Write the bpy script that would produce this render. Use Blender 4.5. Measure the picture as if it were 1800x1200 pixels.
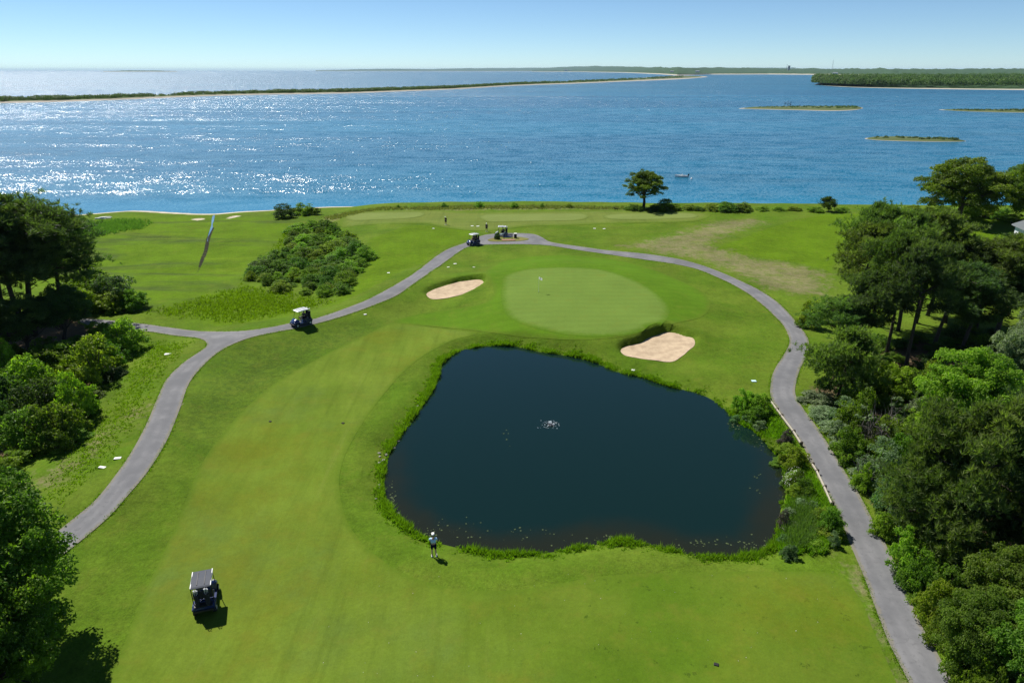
import bpy, bmesh, math, random
import numpy as np
from mathutils import Vector, Matrix
from mathutils.geometry import delaunay_2d_cdt

for o in list(bpy.data.objects):
    bpy.data.objects.remove(o)
SC = bpy.context.scene
COL = SC.collection
R = math.radians

# ------------------------------------------------------------------ camera
CAM_H, PITCH, FPX = 29.0, math.atan(476 / 1200), 1200.0
cd = bpy.data.cameras.new('camera'); cam = bpy.data.objects.new('camera', cd); COL.objects.link(cam)
cd.sensor_width = 36; cd.lens = 24; cd.clip_start = 0.5; cd.clip_end = 90000
cam.location = (0, 0, CAM_H); cam.rotation_euler = (math.pi / 2 - PITCH, 0, 0)
SC.camera = cam

# ------------------------------------------------------------------ sky and sun
SUN_EL, SUN_AZ = R(53), R(-44)            # azimuth from +Y, negative = left of the view
w = bpy.data.worlds.new('World'); SC.world = w; w.use_nodes = True
nt = w.node_tree; nt.nodes.clear()
out = nt.nodes.new('ShaderNodeOutputWorld'); bg = nt.nodes.new('ShaderNodeBackground')
sky = nt.nodes.new('ShaderNodeTexSky'); sky.sky_type = 'NISHITA'; sky.sun_disc = False
sky.sun_elevation = SUN_EL; sky.sun_rotation = SUN_AZ
sky.air_density = 0.6; sky.dust_density = 0.0; sky.ozone_density = 5.0; sky.altitude = 30
bg.inputs[1].default_value = 0.073
tn = nt.nodes.new('ShaderNodeMix'); tn.data_type = 'RGBA'; tn.blend_type = 'MULTIPLY'; tn.inputs[0].default_value = 1.0
tn.inputs[7].default_value = (0.94, 1.02, 1.0, 1)      # white balance of the whole sky
nt.links.new(sky.outputs[0], tn.inputs[6]); nt.links.new(tn.outputs[2], bg.inputs[0]); nt.links.new(bg.outputs[0], out.inputs[0])
sl = bpy.data.lights.new('sun', 'SUN'); sun = bpy.data.objects.new('sun', sl); COL.objects.link(sun)
sl.energy = 5.0; sl.angle = R(0.53); sl.color = (1.0, 0.955, 0.88)
sdir = Vector((math.cos(SUN_EL) * math.sin(SUN_AZ), math.cos(SUN_EL) * math.cos(SUN_AZ), math.sin(SUN_EL)))
sun.rotation_euler = sdir.to_track_quat('Z', 'Y').to_euler(); sun.location = (0, 0, 80)
vs = SC.view_settings
SC.display_settings.display_device = 'sRGB'
vs.view_transform = 'Standard'; vs.look = 'None'; vs.exposure = 0.62; vs.gamma = 1.0; vs.use_curve_mapping = False
SC.cycles.use_denoising = True; SC.cycles.denoising_input_passes = 'RGB_ALBEDO_NORMAL'; SC.cycles.denoising_prefilter = 'NONE'; SC.cycles.use_adaptive_sampling = False
SC.cycles.max_bounces = 6; SC.cycles.transparent_max_bounces = 8
SC.cycles.diffuse_bounces = 3; SC.cycles.glossy_bounces = 2; SC.cycles.transmission_bounces = 3
SC.cycles.volume_bounces = 0
SC.cycles.sample_clamp_indirect = 4.0

# ------------------------------------------------------------------ helpers
SEA = -2.0
POND = -0.5
CP, SP = math.cos(PITCH), math.sin(PITCH)

def ray(px, py):
    x = (px - 900) / FPX; y = (600 - py) / FPX
    return np.array([x, CP + y * SP, -SP + y * CP])

def at_z(px, py, z=0.0):
    d = ray(px, py); t = (z - CAM_H) / d[2]
    return np.array([d[0] * t, d[1] * t, z])

def poly_z(pts, z=0.0):
    return np.array([at_z(x, y, z)[:2] for x, y in pts])

def smooth(pts, n=5, closed=True):
    p = np.array(pts, float); m = len(p); outp = []
    rng = range(m) if closed else range(m - 1)
    for i in rng:
        if closed:
            a, b, c, d = p[(i - 1) % m], p[i], p[(i + 1) % m], p[(i + 2) % m]
        else:
            a, b, c, d = p[max(i - 1, 0)], p[i], p[i + 1], p[min(i + 2, m - 1)]
        for k in range(n):
            t = k / n
            outp.append(0.5 * ((2 * b) + (c - a) * t + (2 * a - 5 * b + 4 * c - d) * t * t + (3 * b - a - 3 * c + d) * t ** 3))
    if not closed:
        outp.append(p[-1])
    return np.array(outp)

def seg_dist(P, poly, closed=True):
    P = np.asarray(P, float); best = np.full(len(P), 1e9)
    n = len(poly)
    if len(P) <= 48:                                # few points: all segments at once
        poly = np.asarray(poly); a = poly if closed else poly[:-1]; ab = (np.roll(poly, -1, 0) if closed else poly[1:]) - a
        if not closed: ab = ab[:len(a)]
        t = np.clip(((P[:, None] - a) * ab).sum(2) / ((ab * ab).sum(1) + 1e-12), 0, 1)
        d = P[:, None] - a - t[:, :, None] * ab
        return np.sqrt((d * d).sum(2).min(1))
    for i in range(n if closed else n - 1):
        a = poly[i]; b = poly[(i + 1) % n]; ab = b - a
        L = ab @ ab + 1e-12
        t = np.clip(((P - a) @ ab) / L, 0, 1)
        d = P - a - t[:, None] * ab
        best = np.minimum(best, (d * d).sum(1))
    return np.sqrt(best)

def inside(P, poly):
    P = np.asarray(P, float); c = np.zeros(len(P), bool); n = len(poly)
    if len(P) <= 48:
        q = np.asarray(poly); r = np.roll(q, -1, 0); dy = np.where(r[:, 1] == q[:, 1], 1e-12, r[:, 1] - q[:, 1])
        k = ((q[:, 1] > P[:, 1:2]) != (r[:, 1] > P[:, 1:2])) & (P[:, :1] < (r[:, 0] - q[:, 0]) * (P[:, 1:2] - q[:, 1]) / dy + q[:, 0])
        return k.sum(1) % 2 == 1
    for i in range(n):
        x0, y0 = poly[i]; x1, y1 = poly[(i + 1) % n]
        if y0 == y1: continue
        k = ((y0 > P[:, 1]) != (y1 > P[:, 1])) & (P[:, 0] < (x1 - x0) * (P[:, 1] - y0) / (y1 - y0) + x0)
        c ^= k
    return c

def sdf(P, poly):
    """negative inside; far points are only bounded, which is enough for the masks"""
    P = np.asarray(P, float)
    lo, hi = poly.min(0) - 14, poly.max(0) + 14
    k = ((P >= lo) & (P <= hi)).all(1)
    d = np.full(len(P), 14.0)
    if k.any():
        q = P[k]; dd = seg_dist(q, poly); dd[inside(q, poly)] *= -1; d[k] = dd
    return d

def sst(e0, e1, x):
    t = np.clip((x - e0) / (e1 - e0), 0, 1); return t * t * (3 - 2 * t)

# ------------------------------------------------------------------ traced outlines (pixels of the photograph, laid on the ground)
POND_PX = [(845,609),(880,607),(915,610),(950,618),(1000,625),(1050,638),(1090,655),(1130,663),(1180,680),(1225,690),(1260,707),(1290,733),(1330,760),(1360,790),(1378,820),(1383,860),(1372,900),(1370,930),(1355,965),(1310,978),(1260,980),(1215,975),(1170,965),(1110,953),(1060,955),(1020,963),(960,972),(900,975),(850,972),(800,962),(755,950),(720,930),(690,905),(675,880),(670,850),(675,820),(685,790),(710,755),(735,720),(755,690),(768,665),(775,640),(800,620),(820,613)]
BUNK_A = [(750,516),(765,508),(790,500),(815,494),(845,492),(850,498),(843,506),(820,515),(795,522),(770,526),(755,524)]
BUNK_B = [(1091,617.5),(1096,611),(1112,606),(1127.5,602),(1137.5,595),(1157,588),(1171,584),(1190,586),(1205,591),(1219,595),(1221,606),(1212,614.5),(1200,625),(1187,633.5),(1172,636),(1145,632.5),(1120,629),(1100,625)]
GREEN_PX = [(887,485),(920,474),(960,470),(1010,470),(1060,474),(1105,488),(1140,505),(1165,525),(1178,545),(1170,565),(1140,580),(1090,590),(1040,592),(990,588),(940,577),(900,562),(885,545),(880,520),(882,500)]
FRINGE_PX = [(854,478),(880,460),(930,451),(990,448),(1060,453),(1130,468),(1200,495),(1240,518),(1248,540),(1232,558),(1190,568),(1140,582),(1085,593),(1010,598),(930,592),(880,587),(830,581),(760,574),(692,566),(740,551),(810,541),(850,532),(868,515),(862,495)]
FAIR_PX = [(150,1290),(196,1190),(250,1050),(300,945),(350,825),(395,758),(470,683),(560,630),(640,590),(695,567),(760,575),(830,583),(835,588),(790,601),(735,632),(685,680),(630,755),(600,820),(598,870),(615,925),(660,975),(720,1012),(800,1034),(880,1038),(960,1030),(1060,1012),(1200,1006),(1380,1004),(1470,1010),(1510,1050),(1540,1120),(1580,1210),(1610,1290)]
TEES_PX = [
    [(609,379),(640,374.5),(700,373.2),(742,373.4),(745,379),(720,384),(660,387),(615,387.5)],
    [(845,378.5),(900,376),(1000,375),(1030,377),(1033,383),(1010,388),(930,389.5),(870,391),(850,388)],
    [(1062,378.5),(1100,375.5),(1190,374),(1225,377),(1222,383),(1190,385),(1120,386.5),(1070,385)]]
TEEMOW_PX = [(603,378),(640,371),(760,369),(830,373),(1000,370.5),(1150,371),(1245,375),(1232,387),(1190,391),(1080,393),(1010,396),(930,398),(880,404),(830,406),(780,400),(740,393),(640,396),(604,400),(598,390)]
PATH_UP = [(-140,1135),(-20,1025),(60,966),(123,917),(167,880),(200,840),(230,797),(257,747),(277,700),(293,667),(320,640),(350,619),(364,607),(352,596),(300,589),(253,582),(150,571),(150,560),(248,569),(300,576),(350,582),(417,583),(467,577),(513,568),(547,562),(600,545),(650,525),(700,498),(733,477),(767,450),(790,437),(817,427),(833,420),(853,413),(887,410),(933,411),(953,417),(970,426),(1017,433),(1067,440),(1133,446),(1200,457),(1250,472),(1300,493),(1340,513),(1373,537),(1400,567),(1420,595),(1420,620),(1407,647),(1400,670),(1398,693),(1413,720),(1433,747),(1457,783),(1490,837),(1507,863),(1533,913),(1560,963),(1587,1023),(1620,1100),(1650,1153),(1673,1198),(1760,1380)]
PATH_LO = [(1690,1380),(1597,1198),(1563,1130),(1543,1080),(1520,1017),(1500,970),(1483,927),(1467,890),(1450,860),(1437,837),(1413,787),(1387,750),(1367,720),(1355,697),(1355,670),(1363,647),(1380,620),(1388,600),(1380,577),(1363,557),(1333,530),(1300,507),(1250,483),(1200,467),(1100,452),(1017,440),(973,433),(933,430),(867,430),(830,433),(810,441),(767,472),(733,495),(700,518),(667,533),(600,557),(533,575),(490,583),(443,593),(410,605),(383,620),(360,640),(333,673),(317,717),(297,767),(277,803),(253,838),(223,873),(193,907),(147,947),(90,992),(10,1062),(-90,1160)]
ISLE_PX = [(857,422.5),(872,418),(905,416.8),(925,419),(929,421.5),(915,424),(885,425),(865,425)]
SHORE_PX = [(-900,470),(-400,425),(0,393),(100,381),(180,374),(240,370),(300,373),(370,376),(420,372),(480,369),(560,364),(640,362.5),(800,361),(1000,361),(1100,362),(1250,363),(1400,365),(1600,366),(1800,369),(2300,382),(3000,410)]

pond0 = poly_z(smooth(POND_PX, 4), POND)
path0 = poly_z(PATH_UP + PATH_LO, 0.3)
green0 = poly_z(smooth(GREEN_PX, 3), 0.4)
bunk0 = []                                            # outline, sand level at the near edge and its slope: set below
shore = poly_z(smooth(SHORE_PX, 3, False), SEA)
land0 = np.vstack([shore, [[900, -300], [-900, -300]]])
ridge0 = poly_z([(225,860),(262,770),(290,710),(320,660),(360,622),(430,594),(520,572),(600,550),(680,520),(740,485)], 0.6)

def land_dist(P):
    d = seg_dist(P, shore, False); d[~inside(P, land0)] *= -1
    return d

def height(X, Y):
    X = np.atleast_1d(np.asarray(X, float)).ravel(); Y = np.atleast_1d(np.asarray(Y, float)).ravel()
    P = np.stack([X, Y], 1)
    z = 0.10 * np.sin(X * .11 + 1) * np.sin(Y * .09) + 0.05 * np.sin(X * .31 + Y * .23) + .03 * np.sin(X * .7 - Y * .5)
    # marsh on the left falls towards the bay
    ms = sst(-20, -36, X + (Y - 110) * .12) * sst(88, 108, Y)
    z = z * (1 - .6 * ms) - 1.25 * ms
    # green plateau
    z += 1.15 * sst(9, -2, sdf(P, green0))
    # cart path ridge on the left
    z += 1.15 * np.exp(-(seg_dist(P, ridge0, False) / 5.0) ** 2)
    # bunkers: sand flush with the turf at the near edge, under a lip at the far one
    for b, y0, z0, sl_ in bunk0:
        d = sdf(P, b); s_ = z0 + sl_ * (Y - y0)
        lip = np.clip((Y - b[:, 1].min()) / (b[:, 1].max() - b[:, 1].min()), 0, 1.1)
        z += 0.30 * np.exp(-((np.maximum(d, 0) - .9) / 1.5) ** 2) * sst(.3, 1.0, lip)
        w_ = sst(.42, .02, d); z = z * (1 - w_) + (s_ - .10 * sst(.1, -.3, d) - .02) * w_
    # pond bowl
    d = sdf(P, pond0)
    bowl = sst(2.2, -.6, d); deep = sst(0, -4, d)
    z = z * (1 - bowl) + bowl * (POND - .06) - sst(-.3, -1, d) * .25 - 1.0 * deep
    # shore
    L = land_dist(P)
    bank = np.where(X < -42 + (Y - 150) * .3, sst(0, 3.0, L) * .35 + sst(3, 26, L) * .65, sst(0.3, 6.5, L))
    bank = np.clip(bank, 0, 1)
    z = SEA + (z - SEA) * bank
    z = np.where(L < 0, SEA + np.maximum(L * .06, -1.2) - .02, z)
    return z

def ground_pts(px):
    """pixels -> points on the terrain (fixed-point along the view ray)"""
    px = np.asarray(px, float); x = (px[:, 0] - 900) / FPX; y = (600 - px[:, 1]) / FPX
    D = np.stack([x, CP + y * SP, -SP + y * CP], 1)
    z = np.zeros(len(px))
    for _ in range(5):
        t = (z - CAM_H) / D[:, 2]; z = .35 * z + .65 * height(D[:, 0] * t, D[:, 1] * t)
    t = (z - CAM_H) / D[:, 2]
    X, Y = D[:, 0] * t, D[:, 1] * t
    return np.stack([X, Y, height(X, Y)], 1)

def sand_plane(px):
    q = smooth(px, 5); base = ground_pts(q); y0, y1 = base[:, 1].min(), base[:, 1].max()
    zn = base[base[:, 1] < y0 + .25 * (y1 - y0), 2].mean() - .06; zf = base[base[:, 1] > y1 - .25 * (y1 - y0), 2].mean() - .38
    sl_ = (zf - zn) / (y1 - y0); x = (q[:, 0] - 900) / FPX; y = (600 - q[:, 1]) / FPX
    D = np.stack([x, CP + y * SP, -SP + y * CP], 1); t = (zn - sl_ * y0 - CAM_H) / (D[:, 2] - sl_ * D[:, 1])
    return D[:, :2] * t[:, None], y0, zn, sl_
bunk0 = [sand_plane(b) for b in (BUNK_A, BUNK_B)]
path0 = ground_pts(np.vstack([smooth(PATH_UP, 3, False), smooth(PATH_LO, 3, False)]))[:, :2]

def G(x, y):
    return Vector(ground_pts([(x, y)])[0])

def hz(x, y):
    return float(height([x], [y])[0])

# ------------------------------------------------------------------ materials
MATS = {}

def nodes(name):
    m = bpy.data.materials.new(name); m.use_nodes = True; t = m.node_tree; t.nodes.clear()
    o = t.nodes.new('ShaderNodeOutputMaterial'); MATS[name] = m
    return m, t, o

def nd(t, typ, **kw):
    n = t.nodes.new('ShaderNode' + typ)
    for k, v in kw.items():
        if k.startswith('i_'):
            n.inputs[int(k[2:]) if k[2:].isdigit() else k[2:].replace('_', ' ')].default_value = v
        else:
            setattr(n, k, v)
    return n

def mixc(t, fac, a, b, blend='MIX'):
    n = t.nodes.new('ShaderNodeMix'); n.data_type = 'RGBA'; n.blend_type = blend
    for s, v in ((0, fac), (6, a), (7, b)):
        if hasattr(v, 'is_linked') or hasattr(v, 'links'):
            t.links.new(v, n.inputs[s])
        else:
            n.inputs[s].default_value = v if s == 0 else (*v, 1) if len(v) == 3 else v
    return n.outputs[2]

def mth(t, op, a, b=None, clamp=False):
    n = t.nodes.new('ShaderNodeMath'); n.operation = op; n.use_clamp = clamp
    for s, v in ((0, a), (1, b)):
        if v is None: continue
        if hasattr(v, 'links'): t.links.new(v, n.inputs[s])
        else: n.inputs[s].default_value = v
    return n.outputs[0]

def noise(t, vec, scale, detail=4, rough=.55, dist=0.0):
    n = nd(t, 'TexNoise'); n.inputs['Scale'].default_value = scale; n.inputs['Detail'].default_value = detail
    n.inputs['Roughness'].default_value = rough; n.inputs['Distortion'].default_value = dist
    if vec is not None: t.links.new(vec, n.inputs['Vector'])
    return n.outputs['Fac']

def ramp(t, fac, lo, hi, clamp=True):
    n = nd(t, 'MapRange'); n.interpolation_type = 'SMOOTHSTEP'; n.inputs[1].default_value = lo; n.inputs[2].default_value = hi
    t.links.new(fac, n.inputs[0]); return n.outputs[0]

def posn(t, scale=None, rot=0.0):
    g = nd(t, 'NewGeometry')
    if scale is None and rot == 0: return g.outputs['Position']
    m = nd(t, 'Mapping'); t.links.new(g.outputs['Position'], m.inputs[0]); m.inputs['Rotation'].default_value = (0, 0, rot)
    if scale: m.inputs['Scale'].default_value = scale
    return m.outputs[0]

def bump(t, h, strength, dist, prev=None):
    b = nd(t, 'Bump'); b.inputs['Strength'].default_value = strength; b.inputs['Distance'].default_value = dist
    t.links.new(h, b.inputs['Height'])
    if prev is not None: t.links.new(prev, b.inputs['Normal'])
    return b.outputs[0]

def attr(t, name):
    a = nd(t, 'Attribute'); a.attribute_name = name; return a.outputs['Fac']

def finish(t, o, col, rough=.9, spec=.2, nrm=None, **kw):
    b = nd(t, 'BsdfPrincipled')
    if hasattr(col, 'links'): t.links.new(col, b.inputs['Base Color'])
    else: b.inputs['Base Color'].default_value = (*col, 1)
    if hasattr(rough, 'links'): t.links.new(rough, b.inputs['Roughness'])
    else: b.inputs['Roughness'].default_value = rough
    b.inputs['Specular IOR Level'].default_value = spec
    for k, v in kw.items():
        b.inputs[k].default_value = v
    if nrm is not None: t.links.new(nrm, b.inputs['Normal'])
    t.links.new(b.outputs[0], o.inputs[0])
    return b

def simple(name, rgb, rough=.6, spec=.3, var=.15, scale=12, **kw):
    m, t, o = nodes(name)
    tc = nd(t, 'TexCoord')
    n = noise(t, tc.outputs['Object'], scale, 3)
    dark = tuple(c * (1 - var) for c in rgb); light = tuple(min(1, c * (1 + var)) for c in rgb)
    finish(t, o, mixc(t, n, dark, light), rough, spec, **kw)
    return m

# colours of turf
C_ROUGH, C_ROUGH2 = (.062, .117, .007), (.086, .132, .012)
C_FAIR, C_FAIR2 = (.086, .136, .012), (.103, .150, .016)
C_FRINGE = (.062, .126, .006)
C_GREEN = (.098, .156, .026)
C_MEADOW = (.074, .134, .004)
C_MARSHD = (.052, .084, .014)
C_DRY = (.175, .148, .085)
C_SAND = (.50, .40, .28)
C_SOIL = (.11, .078, .046)

def grass_fine(t, col, amount=.22):
    p = posn(t)
    a = noise(t, p, 1.1, 7, .75); b = noise(t, p, 11.0, 4, .75); c = noise(t, p, .14, 4, .6); d = noise(t, p, 4.0, 3, .7)
    v = mth(t, 'ADD', mth(t, 'ADD', mth(t, 'MULTIPLY', a, .35), mth(t, 'MULTIPLY', d, .30)), mth(t, 'ADD', mth(t, 'MULTIPLY', b, .45), mth(t, 'MULTIPLY', c, .35)))
    k = nd(t, 'MapRange'); k.inputs[1].default_value = .48; k.inputs[2].default_value = .97
    k.inputs[3].default_value = 1 - amount * 1.9; k.inputs[4].default_value = 1 + amount * 1.9; t.links.new(v, k.inputs[0])
    hs = nd(t, 'HueSaturation'); t.links.new(k.outputs[0], hs.inputs['Value']); t.links.new(col, hs.inputs['Color'])
    yl = mixc(t, mth(t, 'MULTIPLY', ramp(t, noise(t, p, .6, 5, .7), .5, .72), .30), hs.outputs[0], (.125, .14, .02))   # thin straw-coloured patches
    return yl, b

def stripes(t, rot, width, sharp=.25):
    p = posn(t, None, rot)
    wv = nd(t, 'TexWave'); wv.wave_type = 'BANDS'; wv.bands_direction = 'X'; wv.wave_profile = 'SIN'
    wv.inputs['Scale'].default_value = 1 / width * .5 / 1.0 * .62
    wv.inputs['Distortion'].default_value = 1.2; wv.inputs['Detail'].default_value = 2; wv.inputs['Detail Scale'].default_value = .6
    t.links.new(p, wv.inputs['Vector'])
    return ramp(t, wv.outputs['Fac'], .5 - sharp, .5 + sharp)

def turf(name, c1, c2, srot=None, swid=2.0, amt=.2, patch=None, bumpd=.03, srot2=None, edge=None, ew=1.0):
    m, t, o = nodes(name); p = posn(t)
    n = ramp(t, noise(t, p, .09, 4, .6), .35, .65)
    col = mixc(t, n, c1, c2)
    if srot is not None:
        s = stripes(t, srot, swid)
        col = mixc(t, mth(t, 'MULTIPLY', s, .06), col, tuple(min(1, c * 1.7) for c in c2))
    if srot2 is not None:
        s = stripes(t, srot2, swid)
        col = mixc(t, mth(t, 'MULTIPLY', s, .012), col, tuple(c * .5 for c in c1))
    if name in ('fairway_turf', 'mown_turf'):       # soft streaks left by the mowers
        st = noise(t, posn(t, (1.1, .045, 1), R(-13)), 1.0, 5, .7, .3)
        col = mixc(t, mth(t, 'MULTIPLY', ramp(t, st, .48, .72), .38), col, tuple(c * .62 for c in c1))
        col = mixc(t, mth(t, 'MULTIPLY', ramp(t, st, .46, .26), .38), col, (.135, .165, .03))
    if name == 'fairway_turf':                      # runs out into rough towards the right
        sx = nd(t, 'SeparateXYZ'); t.links.new(p, sx.inputs[0])
        k = ramp(t, mth(t, 'ADD', sx.outputs[0], mth(t, 'MULTIPLY', noise(t, p, .3, 3), 5)), -3, 8)
        col = mixc(t, k, col, mixc(t, n, C_ROUGH, C_ROUGH2))
        spots = mth(t, 'MULTIPLY', ramp(t, noise(t, p, .8, 5, .75), .615, .655), k)
        col = mixc(t, mth(t, 'MULTIPLY', spots, .75), col, (.036, .066, .006))
    if patch:
        col = mixc(t, mth(t, 'MULTIPLY', ramp(t, noise(t, posn(t, None, 1.0), .06, 5, .65), .5, .72), .55), col, (.066, .108, .026))
        k = ramp(t, noise(t, posn(t), .075, 6, .7), .46, .70)
        col = mixc(t, mth(t, 'MULTIPLY', k, .75), col, patch)
    if edge:
        ed = mth(t, 'ADD', attr(t, 'edge'), mth(t, 'MULTIPLY', mth(t, 'SUBTRACT', noise(t, posn(t), 1.5, 4, .7), .5), ew * 1.2))
        col = mixc(t, ramp(t, ed, -.15 * ew, ew), edge, col)
    col, b = grass_fine(t, col, amt)
    finish(t, o, col, .9, .04, bump(t, b, .6, bumpd))
    return m

def make_ground_mat():
    m, t, o = nodes('ground'); p = posn(t)
    n1 = ramp(t, noise(t, p, .12, 5, .6), .35, .65)
    col = mixc(t, n1, C_ROUGH, C_ROUGH2)
    big = noise(t, p, .45, 5, .7); med = noise(t, p, 1.6, 5, .7)
    # bright meadow, marsh, dry ground, soil, sand
    md = attr(t, 'meadow'); col = mixc(t, ramp(t, mth(t, 'ADD', md, mth(t, 'MULTIPLY', mth(t, 'SUBTRACT', big, .5), .6)), .35, .65), col, C_MEADOW)
    st = noise(t, posn(t, (.035, .16, 1), .12), 1.0, 5, .6, .6)
    msh = attr(t, 'marsh')
    mcol = mixc(t, ramp(t, st, .47, .66), C_MEADOW, C_MARSHD)
    mcol = mixc(t, mth(t, 'MULTIPLY', ramp(t, noise(t, posn(t, (.05, .3, 1), -.1), 1, 4), .55, .75), .5), mcol, (.13, .19, .012))
    col = mixc(t, msh, col, mcol)
    dk = attr(t, 'slopeshade')
    col = mixc(t, mth(t, 'MULTIPLY', dk, ramp(t, med, .3, .7)), col, (.050, .090, .010))  # shade of the slope below the left path, painted into the turf colour
    dr = attr(t, 'dry')
    dm = ramp(t, mth(t, 'ADD', mth(t, 'MULTIPLY', dr, .75), mth(t, 'ADD', mth(t, 'MULTIPLY', mth(t, 'SUBTRACT', big, .5), 1.6), mth(t, 'MULTIPLY', mth(t, 'SUBTRACT', med, .5), 1.6))), .28, .78)
    dcol = mixc(t, ramp(t, noise(t, p, .8, 5, .7), .4, .65), C_DRY, (.13, .13, .05))
    col = mixc(t, mth(t, 'MULTIPLY', mth(t, 'MULTIPLY', dm, .8), ramp(t, dr, .02, .5)), col, dcol)
    so = attr(t, 'soil')
    sm = ramp(t, mth(t, 'ADD', so, mth(t, 'MULTIPLY', mth(t, 'SUBTRACT', big, .5), .9)), .35, .65)
    col = mixc(t, mth(t, 'MULTIPLY', sm, ramp(t, so, .02, .2)), col, C_SOIL)
    vg = attr(t, 'verge')                       # worn sandy edge of the path
    vm = ramp(t, mth(t, 'ADD', vg, mth(t, 'MULTIPLY', mth(t, 'SUBTRACT', noise(t, p, .55, 6, .75), .5), 3.2)), 1.0, 1.45)
    col = mixc(t, mth(t, 'MULTIPLY', vm, ramp(t, vg, .02, .3)), col, (.27, .235, .15))
    mu = attr(t, 'mud')
    col = mixc(t, ramp(t, mth(t, 'ADD', mu, mth(t, 'MULTIPLY', mth(t, 'SUBTRACT', med, .5), .8)), .4, .65), col, (.022, .022, .014))
    sa = attr(t, 'sand')
    col = mixc(t, ramp(t, mth(t, 'ADD', sa, mth(t, 'MULTIPLY', mth(t, 'SUBTRACT', big, .5), .7)), .4, .6), col, (.46, .40, .31))
    col, b = grass_fine(t, col, .34)
    nb = bump(t, med, .8, .12); nb = bump(t, b, .7, .05, nb)
    finish(t, o, col, .92, .04, nb)
    return m

def make_asphalt():
    m, t, o = nodes('asphalt'); p = posn(t)
    a = noise(t, p, .35, 5, .6); f = noise(t, p, 30, 2); s = noise(t, p, 3, 5, .7)
    col = mixc(t, ramp(t, a, .3, .7), (.092, .094, .102), (.160, .159, .165))
    col = mixc(t, ramp(t, s, .50, .72), col, (.095, .095, .10))
    vo = nd(t, 'TexVoronoi'); vo.feature = 'DISTANCE_TO_EDGE'; vo.inputs['Scale'].default_value = .22
    wn = nd(t, 'TexNoise'); wn.inputs['Scale'].default_value = 1.2; wn.inputs['Detail'].default_value = 4; t.links.new(p, wn.inputs['Vector'])
    va = nd(t, 'VectorMath'); va.operation = 'ADD'; t.links.new(p, va.inputs[0]); t.links.new(wn.outputs['Color'], va.inputs[1])
    t.links.new(va.outputs[0], vo.inputs['Vector'])
    ed = attr(t, 'edge'); en = noise(t, p, 2.5, 5, .7)
    wheel = mth(t, 'MULTIPLY', ramp(t, ed, .35, .6), ramp(t, ed, 1.0, .75))
    col = mixc(t, mth(t, 'MULTIPLY', wheel, .35), col, (.085, .086, .092))
    col = mixc(t, mth(t, 'MULTIPLY', ramp(t, mth(t, 'SUBTRACT', ed, mth(t, 'MULTIPLY', en, .55)), .02, -.14), .8), col, (.15, .135, .10))
    patch = ramp(t, noise(t, p, .12, 3, .5), .60, .63); col = mixc(t, mth(t, 'MULTIPLY', patch, .30), col, (.075, .076, .08))
    crack = mth(t, 'MULTIPLY', mth(t, 'LESS_THAN', vo.outputs['Distance'], .0022), ramp(t, noise(t, p, .2, 2), .54, .6))
    col = mixc(t, mth(t, 'MULTIPLY', crack, .6), col, (.06, .06, .06))
    col = mixc(t, mth(t, 'MULTIPLY', f, .22), col, (.22, .22, .22))
    finish(t, o, col, .85, .25, bump(t, f, .4, .01)); return m

def make_sand():
    m, t, o = nodes('bunker_sand'); p = posn(t)
    a = noise(t, p, .9, 5, .65); f = noise(t, p, 14, 3)
    col = mixc(t, ramp(t, a, .35, .7), (.46, .36, .245), (.34, .26, .175))
    rk = nd(t, 'TexWave'); rk.inputs['Scale'].default_value = 2.2; rk.inputs['Distortion'].default_value = 6; rk.inputs['Detail'].default_value = 2
    t.links.new(posn(t, None, .5), rk.inputs['Vector'])
    nb = bump(t, rk.outputs['Fac'], .5, .04); nb = bump(t, a, .6, .15, nb); nb = bump(t, f, .5, .02, nb)
    finish(t, o, col, .95, .1, nb); return m

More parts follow.
